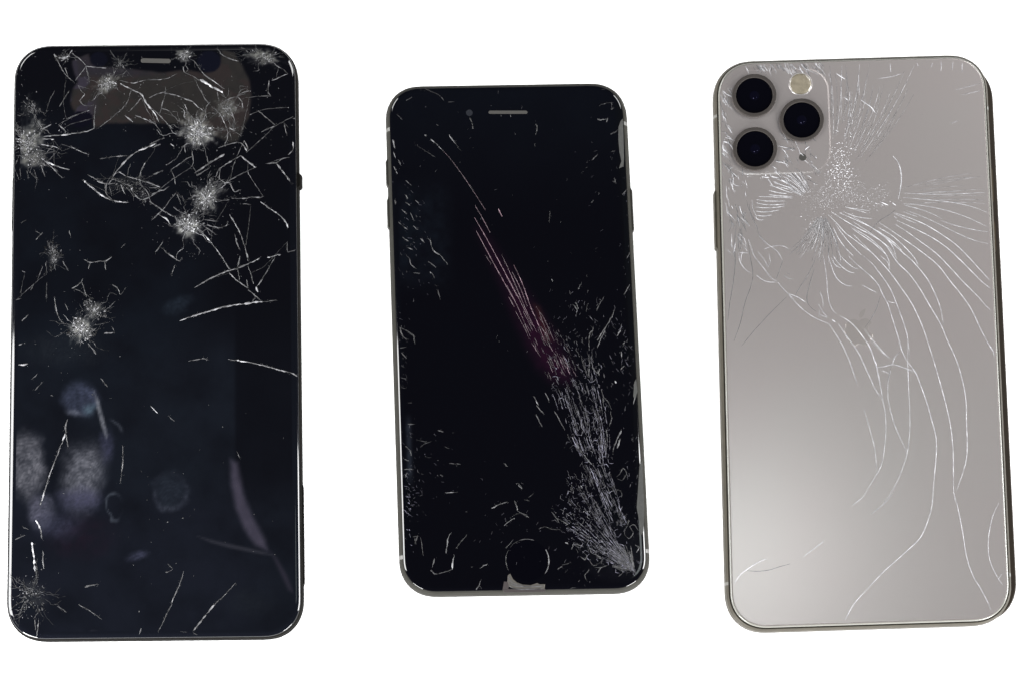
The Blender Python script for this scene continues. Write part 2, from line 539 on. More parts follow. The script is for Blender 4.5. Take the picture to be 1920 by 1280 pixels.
SPOTS1 = (
 (200, 158, 26, 128, 260, .62, .75, .5, 6), (60, 205, 22, 100, 110, .7, 1, 0, 6), (50, 268, 40, 125, 420, .66, 1.1, .2, 9),
 (62, 300, 26, 105, 130, .7, .7, .2, 8), (372, 248, 40, 158, 620, .72, .85, -.3, 10), (425, 205, 30, 92, 150, .8, .8, .8, 8), (346, 104, 19, 128, 230, .75, .95, 0, 5),
 (494, 108, 34, 108, 200, .62, .5, -.25, 8), (386, 372, 36, 142, 480, .72, .75, 1.0, 9), (352, 426, 32, 155, 480, .66, .9, -.3, 9),
 (98, 470, 18, 90, 90, .8, .8, 1.2, 5), (102, 486, 16, 105, 110, .7, 1, 0, 4), (152, 616, 27, 145, 400, .68, .95, .2, 8), (176, 582, 24, 115, 240, .75, .8, .3, 8),
 (225, 120, 16, 80, 90, .8, 1, .3, 5), (122, 108, 16, 100, 80, .8, .5, .2, 4), (62, 1112, 30, 90, 110, .8, 1, 0, 16), (230, 345, 26, 66, 70, .9, .7, 0, 6), (262, 345, 20, 62, 50, .9, .7, 0, 4),
 (437, 240, 14, 80, 40, .9, 1, 0, 4), (78, 238, 12, 105, 26, .9, 1, 0, 3), (268, 365, 14, 80, 34, 1, 1, 0, 3))
SPOTS1 = tuple((a, b, R * 1.12, min(185, lv * 1.18), n, c, an, ro, ar) for a, b, R, lv, n, c, an, ro, ar in SPOTS1)
for k_, (cx_, cy_, R_, lev_, n_, core_, an_, ro_, ar_) in enumerate(SPOTS1):
    ga = np.arctan2(y - cy_, x - cx_)
    gr = ell(x, y, cx_, cy_, R_, R_ * an_, -math.degrees(ro_))
    ragged = .42 * fbm(ga * 2.2 + 40 * k_, gr * .8, 20 + k_, 3) + .5 * fbm(x / 9 + 11 * k_, y / 9, 50 + k_, 3) + .35 * fbm(ga * 9, gr * 1.2, 90 + k_, 2)
    m_ = sstep(1.0, .25, gr * (.1 + 1.55 * ragged)) * np.clip(-.05 + 1.6 * n3[:, 0], .1, 1.1) * (.35 if n_ < 120 else 1.05)
    film = blend(film, m_, (lev_ * .95, lev_ * .95, lev_ * .92), 1)
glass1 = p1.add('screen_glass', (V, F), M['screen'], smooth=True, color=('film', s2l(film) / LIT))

# earpiece slot
def slot(ph, xa, ya, xb, yb, hw, z0, z1, n=8):
    a, b = np.array(ph.at(xa, ya)), np.array(ph.at(xb, yb))
    d = (b - a) / np.linalg.norm(b - a)
    nrm = np.array((-d[1], d[0]))
    pts = []
    for c, sg in ((b, 1), (a, -1)):
        for i in range(n + 1):
            t_ = math.pi * (i / n - .5)
            pts.append(tuple(c + hw * (sg * d * math.cos(t_) + sg * nrm * math.sin(t_))))
    return prism(pts, z0, z1, .05)
p1.add('earpiece', slot(p1, 268, 114, 316, 115, .62, 7.68, 7.73), M['grille'])
# side keys
p1.side_strip('side_button', 1, p1.at(560, 349)[1], p1.at(560, 322)[1], FR1, .75, M['black_frame'], (3.0, 6.6))
p1.side_strip('power_button', 1, p1.at(566, 1093)[1], p1.at(566, 905)[1], FR1, .25, M['black_frame'], (2.6, 5.2))
p1.side_strip('volume_button', -1, p1.at(20, 430)[1], p1.at(20, 330)[1], FR1, .2, M['black_frame'], (2.6, 5.4))
TR1 = """
A 1.5 130: 430,180 480,270 530,350 590,400
A 1.2 110: 575,170 640,220 690,270 ; 600,390 650,330 690,275 ; 520,290 550,370
A 2.2 170: 430,180 460,200 500,215 540,200 575,150
A 1.5 110: 625,430 650,480 680,500 640,550 680,590 740,590 ; 625,430 690,450 720,460 ; 690,280 700,350
A 1.6 120: 690,275 780,285 850,290
A 1.5 110: 960,390 1060,410 1110,400
A 2.4 170: 960,415 1050,460 1130,500 1170,570 1240,660 1270,720
A 1.5 100: 1110,400 1180,385 1280,380 ; 1050,470 1020,560 960,630 ; 1130,530 1080,590 1030,640 ; 960,630 880,700 790,770
A 2 110: 765,590 755,690 755,770
A 2.2 150: 350,840 420,830 510,825 620,810 700,795 755,770
A 1.5 110: 530,700 590,670 640,655 715,630
A 2.4 160: 1000,670 1060,720
A 1.8 120: 1080,670 1160,700 1240,740
A 1.4 110: 490,900 560,920 620,945 710,985 ; 800,1015 870,1005 950,995 1030,990
A 2 120: 1280,860 1200,910 1120,950 1050,990 990,1050 930,1120 890,1190
A 2.4 150: 1240,895 1180,925 1110,950
A 1.6 130: 700,1140 760,1175 850,1220
A 1.6 150: 665,1185 720,1230 780,1275
A 1.8 130: 950,1120 1020,1160 1100,1180 1160,1200 1280,1240
A 1.5 110: 1160,1050 1130,1110 1110,1180 ; 1280,1120 1230,1145
A 2 120: 870,1215 900,1180 940,1190 1010,1220 1060,1240 1050,1280 ; 850,1220 850,1280
A 2.5 160: 370,1040 470,1080 555,1105
A 2 140: 330,1010 400,1070 450,1120 500,1170
A 1.8 150: 340,860 430,860 ; 330,900 400,915 460,930 ; 340,780 410,740 ; 470,740 500,770 530,800
A 1 70: 370,640 400,540 440,470 ; 480,600 510,540 550,480 ; 330,1080 360,1160 ; 270,1100 300,1180 ; 215,1110 230,1180 ; 160,1090 165,1160
B 1.5 110: 270,280 280,320 350,355 420,400
B 4 225: 410,385 480,425 540,460 585,485
B 1.6 130: 370,250 420,320 450,350 520,400 600,460
B 2 120: 545,130 580,185 640,215 710,235
B 2 140: 120,490 200,505 270,530 340,555 390,600 430,630
B 1.2 90: 0,530 60,500 130,480 ; 130,440 130,490 ; 130,490 100,600 80,660 ; 90,610 150,630 200,680 240,720 ; 0,390 80,380 150,370 220,335
B 1.5 110: 0,590 60,650 130,720 180,770
B 1.3 90: 410,450 440,530 470,570 ; 540,480 560,560
B 1.6 120: 500,600 560,650 600,730 625,790 625,850 600,910
B 1.6 110: 640,600 670,670 690,740 ; 560,590 620,545 700,520 740,560 750,610 ; 640,770 700,810 735,830
B 1.2 80: 700,510 750,485 800,470
B 2 120: 550,930 620,905 680,890 735,890 780,955
B 2.4 110: 735,990 660,1030 560,1100 530,1160
B 2.6 150: 735,990 790,1040 850,1085
B 1.2 80: 850,1085 770,1120 690,1160 620,1200
B 2 95: 180,1100 280,1030 350,990 ; 380,1150 480,1090
B 3 95: 360,1130 440,1080 500,1040 600,980
B 1.2 75: 780,965 850,900 930,830 1000,760 1080,715 1150,680
B 1.6 95: 870,630 940,690 1005,745 ; 900,800 1005,750
B 1.2 75: 800,665 870,635 960,615 1110,605
B 1.4 80: 1060,720 1110,760 ; 1080,740 1100,830
B 1.8 110: 1150,880 1150,940 1110,985
B 2.2 110: 940,1055 1020,1045 1060,1015 1120,1005
B 2.4 120: 1010,1045 1060,1110 1130,1200
B 1.5 85: 1130,1210 1170,1215 ; 340,960 350,1050 330,1090 ; 170,1100 200,1170 210,1220 ; 540,1160 580,1190 640,1220
B 1.2 90: 960,390 950,480 975,515 ; 800,525 900,515 970,515
B 1.5 120: 980,390 1050,360 1110,335
B 1.5 90: 0,900 60,870 120,850 ; 20,930 90,900 ; 30,1140 110,1110 ; 150,1060 220,1010
B 1.5 110: 0,700 50,740 ; 170,900 200,920 ; 760,870 790,940
D 1.6 120: 0,150 60,190 120,230 190,270
D 1.5 100: 200,90 150,150 100,215 20,290 ; 210,100 240,180
D 2 140: 180,195 230,230 280,250
D 2.2 150: 70,250 130,285 160,330
D 2.6 170: 360,360 410,400 460,455
D 1.6 120: 460,455 530,550 600,660
D 2 130: 600,690 650,740 740,805
D 2.2 110: 740,815 810,870 840,900 ; 770,905 800,870
D 2.4 130: 340,797 430,745 520,700 600,670 680,650
D 3.5 110: 600,670 690,640 740,620 830,575
D 2 140: 885,573 940,560 985,550
D 1.2 110: 1040,530 1100,515 ; 1035,455 1035,530
D 2 140: 835,155 900,205 970,250 1020,300 1038,350
D 1.8 100: 740,120 830,125 855,115 ; 620,130 740,128 ; 700,170 760,175
D 2 130: 600,250 650,330 690,410
D 1.8 90: 640,400 660,470 680,520 ; 690,410 720,500 740,600
D 1.5 90: 680,560 665,640 675,740 ; 740,640 760,690 780,770 ; 730,740 740,800
D 1.6 110: 940,575 915,620 880,680 840,740 800,800
D 4 200: 800,795 815,830
D 3.2 150: 230,1045 330,1010 430,980 530,950 620,930 720,920 800,905 850,905
D 1.3 80: 850,905 900,900 960,890
D 2 110: 95,500 140,545 190,580 230,600 240,570
D 1.5 90: 50,530 80,490 100,450 ; 190,630 165,710
D 1.6 120: 400,330 460,370 500,400 ; 410,290 520,300 ; 520,150 600,140 ; 430,330 520,350 580,330 590,300
D 2 120: 0,50 60,50 90,70 150,40 ; 20,100 90,65 ; 560,20 600,10 640,80 690,60
C 3 170: 630,0 690,50 760,105 830,140 900,155 960,160
C 2 130: 730,0 800,20 870,15
C 1.6 110: 790,30 800,100 840,140 ; 820,40 840,110 ; 910,30 940,100 ; 960,50 1000,110
C 2 120: 970,30 1010,100 1050,135 1110,125 1160,95 1200,60
C 1.5 100: 1060,30 1110,90 1130,150 1200,210
C 1.6 110: 630,590 680,610 740,600 790,600 840,565 ; 660,660 680,610 ; 785,600 795,670
C 1.5 110: 540,800 570,790 610,755 620,730 ; 550,800 560,825 ; 615,760 650,870
C 1.6 90: 840,775 880,800 905,850 940,800
C 1.3 90: 410,870 420,960 440,1020 470,1060 ; 345,610 350,700 ; 320,640 280,740 ; 255,770 230,820 ; 470,600 510,670
C 1 60: 350,760 350,890 ; 165,310 200,290
C 1.5 100: 490,920 510,970 ; 520,370 530,410 ; 165,1050 215,1000 ; 265,440 320,385 ; 265,370 310,400 ; 910,500 940,470 ; 120,890 155,880
C 2 140: 780,1140 860,1135
C 1.3 90: 660,1220 720,1280 ; 700,1080 820,1060 ; 840,1090 860,1130
C 1.5 130: 170,675 190,682 ; 140,1225 170,1215
E 2 140: 710,20 770,100
E 4 190: 150,185 190,185 225,175
E 1.2 100: 250,300 300,260 ; 280,385 345,320
E 2 150: 520,740 490,820 440,950 390,1090 370,1160 330,1270
E 1.6 110: 540,620 525,700 545,850
E 2.6 210: 1205,515 1265,575
E 1 70: 805,290 860,360
E 1.6 100: 980,830 985,920 975,1020 965,1130
F 1.3 110: 315,155 430,135 475,150
F 2.4 160: 630,140 700,150 770,160 870,180 970,205 1070,235 1140,250 1180,275
F 1.6 130: 150,590 200,635
F 1.6 120: 700,880 725,930
G 2 140: 355,0 340,60 320,110
G 3 200: 285,235 320,290 335,380
G 3.5 220: 255,410 270,520 280,640
G 2.4 150: 345,480 345,560 350,620
G 2 140: 310,1030 300,1110 290,1200
G 1.6 110: 280,1030 285,1110 ; 460,920 530,965 ; 120,1030 180,990 ; 120,1040 170,1110 ; 630,905 700,945 760,985 815,1025
G 2.2 130: 680,765 730,750 780,742
G 1.6 130: 1130,1095 1115,1145
G 1.4 90: 120,385 200,350 ; 180,280 230,310
H 1.6 110: 275,640 250,720 210,820 175,900
H 2 110: 180,905 140,980 100,1070 70,1120
H 2.4 140: 520,910 450,990 390,1070 350,1120
H 1.2 80: 690,735 600,830 520,905
H 1.4 100: 150,580 185,625 130,650 ; 250,1120 300,1130 ; 350,1130 400,1160
"""

def tone_rgb(t, k=1.0):
    """'p' pinkish, 'd' dark, else grey, from the level seen in the photograph"""
    f = (1, 1, 1.02)
    if t[0] == 'p':
        f, t = (1.05, .84, .93), t[1:]
    if t[0] == 'b':
        f, t = (.98, .97, 1.1), t[1:]
    return tuple(v * k for v in alb([min(250, float(t) * q) for q in f]))

def fracture(ck, q, w, tone, kw=1.05, kt=1.4):
    """broken bright stretches along a hairline"""
    P = smooth_path(q, .3)
    i = 0
    while i < len(P) - 2:
        n_ = rnd.randint(2, 9)
        if rnd.random() < .72:
            o_ = np.array((rnd.gauss(0, .05), rnd.gauss(0, .05)))
            seg = [p + o_ for p in P[i:i + n_ + 1]]
            if len(seg) > 1:
                ck.line(seg[::2] if len(seg) > 3 else seg, w * PXMM * kw * rnd.uniform(.45, 1.15), tone_rgb(tone, kt * rnd.choice((.35, .5, .7, 1, 1.35))), jit=.035, vary=.5, step=.35)
        i += n_

for w, tone, pts in parse(TR1):
    ck = Cracks(p1, .9)
    q = [p1.at(*p) for p in pts]
    L = sum(math.dist(q[i], q[i + 1]) for i in range(len(q) - 1))
    ck.line(q, max(.10, w * PXMM * .55), tone_rgb(tone, .6), jit=.05, vary=.7)
    fracture(ck, q, w, tone)
    # splinters along the fracture
    P = smooth_path(q, .5)
    for i in range(int(L * .9)):
        c = rnd.choice(P)
        a = rnd.random() * 6.283
        l = rnd.uniform(.15, .8)
        ck.line([c, c + l * np.array((math.cos(a), math.sin(a)))], .06, tone_rgb(tone, rnd.uniform(.15, .6)), jit=.05)
    for i in range(int(L * .8)):
        c = rnd.choice(P)
        ck.chip(c[0] + rnd.gauss(0, .25), c[1] + rnd.gauss(0, .25), rnd.uniform(.03, .11), tone_rgb('%d' % min(245, float(tone) * rnd.uniform(.3, 1.4))))
    ck.build('crack', glass1)

ends = [p1.at(*p) for w, tone, pts in parse(TR1) for p in (pts[0], pts[-1], pts[len(pts) // 2]) if p[1] < 640]
ends += [p1.at(a, b) for a, b in ((100, 90), (200, 88), (420, 90), (556, 180), (556, 240), (556, 300), (558, 420), (558, 480), (24, 330), (24, 420), (60, 268), (372, 248), (386, 372), (352, 426), (200, 158))]
for i in range(320):
    a = np.array(rnd.choice(ends)); b = np.array(rnd.choice(ends))
    d = np.linalg.norm(b - a)
    if 3 < d < 13:
        ck = Cracks(p1, .9)
        m1 = a + (b - a) * rnd.uniform(.3, .7) + np.array((rnd.gauss(0, d * .06), rnd.gauss(0, d * .06)))
        ck.line([a, m1, b], rnd.uniform(.05, .09), tone_rgb('%d' % rnd.uniform(42, 105)), jit=.05, vary=.9)
        ck.build('crack', glass1)

def shatter(ph, parent, px, py, R, level, n, core=.5, aniso=1., rot=0., arms=8, chips=1.0, grey=0.):
    """a crushed impact spot: dense white splinters in the middle, loose rays outside"""
    ck = Cracks(ph, .8)
    cx, cy = ph.at(px, py)
    R = R * PXMM
    ca, sa = math.cos(rot), math.sin(rot)
    def tr(x, y):
        y *= aniso
        return np.array((cx + ca * x - sa * y, cy + sa * x + ca * y))
    lump = [rnd.choice((rnd.uniform(.2, .6), rnd.uniform(.7, 1.4))) for _ in range(13)]
    def lob(a):
        u = (a / 6.283 * 13) % 13
        i = int(u) % 13
        return lump[i] * (1 - u + int(u)) + lump[(i + 1) % 13] * (u - int(u))
    for i in range(int(n * .75)):          # broken plates of glass, elongated outwards
        a = rnd.random() * 6.283
        r = R * core * 1.15 * rnd.random() ** .6 * lob(a)
        p = tr(r * math.cos(a), r * math.sin(a))
        l = rnd.uniform(.14, .75) * (.6 + .7 * r / R)
        tn = level * rnd.choice((.12, .2, .35, .5, .75, 1.0, 1.5)) * max(.45, 1.1 - .5 * r / R)
        ck.shard(p[0], p[1], a + rot + rnd.gauss(0, .45), l, l * rnd.uniform(.2, .55), tone_rgb('%d' % min(245, tn), 1.2))
    for i in range(int(n * .22)):
        a = rnd.random() * 6.283
        r0 = R * core * math.sqrt(rnd.random()) * lob(a)
        l = R * rnd.uniform(.06, .38)
        a2 = a + rnd.gauss(0, .2)
        b = level * (1.0 - .6 * min(1, r0 / (R * core)) ** 1.3) * rnd.choice((.25, .4, .55, .75, 1.05, 1.2))
        p0 = tr(r0 * math.cos(a), r0 * math.sin(a))
        if rnd.random() < .6:
            p1_ = tr((r0 + l) * math.cos(a2), (r0 + l) * math.sin(a2))
        else:
            q_ = rnd.random() * 6.283
            p1_ = p0 + .6 * l * np.array((math.cos(q_), math.sin(q_)))
        mid = (p0 + p1_) / 2 + np.array((rnd.gauss(0, .1), rnd.gauss(0, .1)))
        ck.line([p0, mid, p1_], rnd.uniform(.04, .11), tone_rgb('%d' % max(20, min(250, b)), 1.5), jit=.04, hk=.6, vary=.6, step=.3)
    for i in range(int(n * 1.1)):
        a = rnd.random() * 6.283
        r = R * abs(rnd.gauss(0, .4)) * lob(a)
        p = tr(r * math.cos(a), r * math.sin(a))
        ck.chip(p[0], p[1], rnd.uniform(.03, .10), tone_rgb('%d' % min(245, level * rnd.choice((.15, .3, .6, .9, 1.2, 1.5)) * max(.5, 1.15 - .5 * r / R)), 1.2))
    for i in range(int(arms * 1.3)):       # jagged arms with side branches
        a = rnd.random() * 6.283
        r0, r1 = R * rnd.uniform(.3, .7), R * rnd.uniform(.9, 2.1)
        pts = [tr(r * math.cos(a + rnd.gauss(0, .09)), r * math.sin(a + rnd.gauss(0, .09))) for r in np.linspace(r0, r1, 5)]
        tn = level * rnd.uniform(.3, .8)
        ck.line(pts, rnd.uniform(.05, .12), tone_rgb('%d' % tn), jit=.08, vary=.9)
        if rnd.random() < .5:
            b0 = pts[2]
            a3 = a + rot + rnd.choice((-1, 1)) * rnd.uniform(.5, 1.2)
            l = R * rnd.uniform(.25, .7)
            ck.line([b0, b0 + l * np.array((math.cos(a3), math.sin(a3)))], .07, tone_rgb('%d' % (tn * .8)), jit=.08, vary=.9)
    for i in range(int(n * .15)):
        a = rnd.random() * 6.283
        r = R * rnd.uniform(.8, 2.0)
        p = tr(r * math.cos(a), r * math.sin(a))
        ck.chip(p[0], p[1], rnd.uniform(.03, .09), tone_rgb('%d' % (level * rnd.uniform(.3, 1.3))))
    return ck.build('shatter_spot', parent)

for a in SPOTS1:
    shatter(p1, glass1, *a)
# bright chips round the lower spot and along the left rim
ck = Cracks(p1, .7)
for gx, gy, n_, sp, lo, hi in ((42, 1112, 26, 9, 120, 240), (46, 1140, 14, 9, 120, 235), (60, 1095, 26, 14, 90, 210), (36, 170, 22, 22, 60, 150), (120, 240, 16, 8, 90, 200),
                               (440, 340, 26, 40, 60, 150), (300, 300, 26, 50, 60, 140), (110, 700, 22, 60, 50, 130), (230, 1000, 34, 120, 45, 110), (400, 900, 24, 110, 40, 90), (520, 200, 26, 40, 60, 150),
                               (250, 200, 30, 60, 60, 130), (330, 90, 30, 90, 70, 150), (190, 480, 30, 90, 50, 120)):
    for i in range(n_):
        q = p1.at(rnd.gauss(gx, sp), rnd.gauss(gy, sp * (1 if gx > 40 else 2)))
        ck.chip(q[0], q[1], rnd.uniform(.05, .2), tone_rgb('%d' % rnd.uniform(lo, hi)))
ck.build('glass_chips', glass1, True)

# ================================================================== smaller phone with the round home button
p2 = Phone((.79, .97), 2.1246, -.02025, 65.47, 138.21, 9.9, 7.1)
p2.empty('broken_smartphone', 'small phone with grey metal rim, round home button and black screen splintered from one corner')
FR2 = [(2.4, 0), (.9, .7), (.1, 2.4), (0, 3.8), (.25, 5.4), (.75, 6.45), (1.15, 6.75)]
p2.add('frame', loft(p2.w, p2.h, p2.r, FR2, top=True), M['grey_alu'], smooth=False)
V, F = loft(p2.w, p2.h, p2.r, [(1.16, 6.5), (1.2, 6.72), (1.34, 6.84), (1.6, 6.99), (1.8, 7.06), (2.1, 7.09), (2.6, 7.1)], bottom=False)
nv = len(V)
GV, GF = grid_panel(p2.w, p2.h, p2.r, 2.6, 7.1, .45)
V = np.array(V + GV)
F = F + [tuple(i + nv for i in f) for f in GF]
x, y = p2.px(V[:, 0], V[:, 1])
film = np.ones((len(V), 3)) * np.array((7.5, 7.5, 13.5))
n1 = fbm(x / 60, y / 60, 11)[:, None]; n2 = fbm(x / 12, y / 12, 12)[:, None]; n3 = fbm(x / 5, y / 5, 13, 3)[:, None]
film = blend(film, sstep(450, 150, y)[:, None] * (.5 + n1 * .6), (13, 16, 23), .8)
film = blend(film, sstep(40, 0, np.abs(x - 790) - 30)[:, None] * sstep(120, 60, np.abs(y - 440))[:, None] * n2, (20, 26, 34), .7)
MAG = [(893, 430), (905, 425), (950, 490), (1000, 560), (1040, 620), (1078, 690), (1072, 722), (1030, 715), (1005, 690), (975, 630), (935, 530)]
film = blend(film, sstep(-14, 26, poly_sd(MAG, x, y)) * (.55 + .6 * n2[:, 0]), (44, 14, 36), .75)
film = blend(film, sstep(-6, 9, poly_sd([(1000, 570), (1012, 575), (1035, 640), (1022, 640)], x, y)), (70, 36, 34), .6)
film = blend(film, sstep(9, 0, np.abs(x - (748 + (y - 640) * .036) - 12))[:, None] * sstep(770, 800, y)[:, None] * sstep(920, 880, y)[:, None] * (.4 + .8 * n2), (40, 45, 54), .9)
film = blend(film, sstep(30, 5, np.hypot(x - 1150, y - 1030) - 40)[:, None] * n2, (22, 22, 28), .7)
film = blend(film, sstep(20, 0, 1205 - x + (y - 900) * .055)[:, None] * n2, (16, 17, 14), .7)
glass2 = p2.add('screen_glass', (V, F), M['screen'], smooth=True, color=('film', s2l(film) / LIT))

p2.add('earpiece', slot(p2, 919, 211, 986, 211, .45, 7.08, 7.13), M['grille'])
u, v = p2.at(880, 212)
p2.add('front_camera', lathe(u, v, [(.85, 7.09), (.9, 7.12), (.55, 7.125), (.5, 7.115)], 24), M['camera_dot'])
# antenna lines and keys in the rim
for yy in (238, 1040):
    for sd in (-1, 1):
        yv = p2.at(960, yy)[1] + (0 if sd < 0 else .6)
        p2.side_strip('antenna_line', sd, yv - .5, yv + .5, FR2, .02, M['grey_line'])
p2.side_strip('volume_button', -1, p2.at(728, 345)[1], p2.at(728, 295)[1], FR2, .4, M['grey_alu'], (2.2, 5.6))
p2.side_strip('volume_button', -1, p2.at(728, 425)[1], p2.at(728, 368)[1], FR2, .4, M['grey_alu'], (2.2, 5.6))
p2.side_strip('power_button', 1, p2.at(1186, 430)[1], p2.at(1186, 350)[1], FR2, .4, M['grey_alu'], (2.2, 5.6))

# home button: a recessed-looking dark disc with highlight arcs painted as pale strips on its lip, and the bracket bared under it
cu, cv = p2.at(989, 1050)
hb = p2.add('home_button', lathe(cu, cv, [(5.55, 7.098), (5.2, 7.108), (3.0, 7.106)], 56), M['lens'])
ck = Cracks(p2, .5)
for a0, a1, w_, tn in ((-38, 30, .26, '90'), (150, 205, .12, '52'), (70, 112, .16, '80'), (112, 140, .08, '42')):
    pts = [(cu + 5.6 * math.cos(math.radians(a)), cv + 5.6 * math.sin(math.radians(a))) for a in np.linspace(a0, a1, 9)]
    ck.line(pts, w_, tone_rgb(tn, 1.1), jit=.015, vary=.5, dz=.012)
ck.build('lip_highlight', hb)
br = p2.add('exposed_bracket', prism([p2.at(*tpt('h', *q)) for q in ((190, 830), (225, 805), (268, 890), (330, 945), (430, 985), (560, 990), (660, 955), (700, 975), (785, 975), (775, 1052), (500, 1062), (300, 1052), (205, 1010), (182, 930))], 7.09, 7.16, .05), M['bracket'])
p2.add('bracket_base', prism([p2.at(*tpt('h', *q)) for q in ((105, 1062), (200, 1050), (500, 1064), (785, 1052), (790, 1092), (500, 1104), (130, 1108))], 7.09, 7.14, .03), M['bracket2'], br)
p2.add('bracket_base', prism([p2.at(*tpt('h', *q)) for q in ((128, 930), (182, 935), (205, 1012), (195, 1048), (105, 1060))], 7.09, 7.135, .03), M['bracket2'], br)
ck = Cracks(p2, .5)
for tri in ([(195, 850), (250, 940), (330, 975), (420, 985)], [(190, 925), (300, 1000), (500, 1012), (770, 1000)], [(200, 1000), (300, 1045), (500, 1055), (770, 1045)]):
    ck.line([p2.at(*tpt('h', *q)) for q in tri], .22, tone_rgb('98'), jit=.04, dz=.07)
ck.build('scratch', br)
# places along the right rim where the glass has broken away
p2.add('glass_gap', prism([p2.at(*tpt('e', *q)) for q in ((322, 365), (332, 600), (342, 1000), (332, 1130), (262, 1162), (300, 1050), (268, 900), (250, 700), (252, 500), (290, 400))], 7.04, 7.125, .05), M['exposed'])
p2.add('glass_gap', prism([p2.at(*tpt('P', *q)) for q in ((1085, 60), (1112, 10), (1120, 250), (1128, 420), (1122, 640), (1090, 690), (1085, 560), (1060, 430), (1075, 240))], 7.04, 7.12, .05), M['exposed'])
p2.add('glass_gap', prism([p2.at(*tpt('N', *q)) for q in ((1080, 470), (1098, 440), (1108, 560), (1086, 640), (1070, 600))], 7.04, 7.12, .05), M['exposed'])

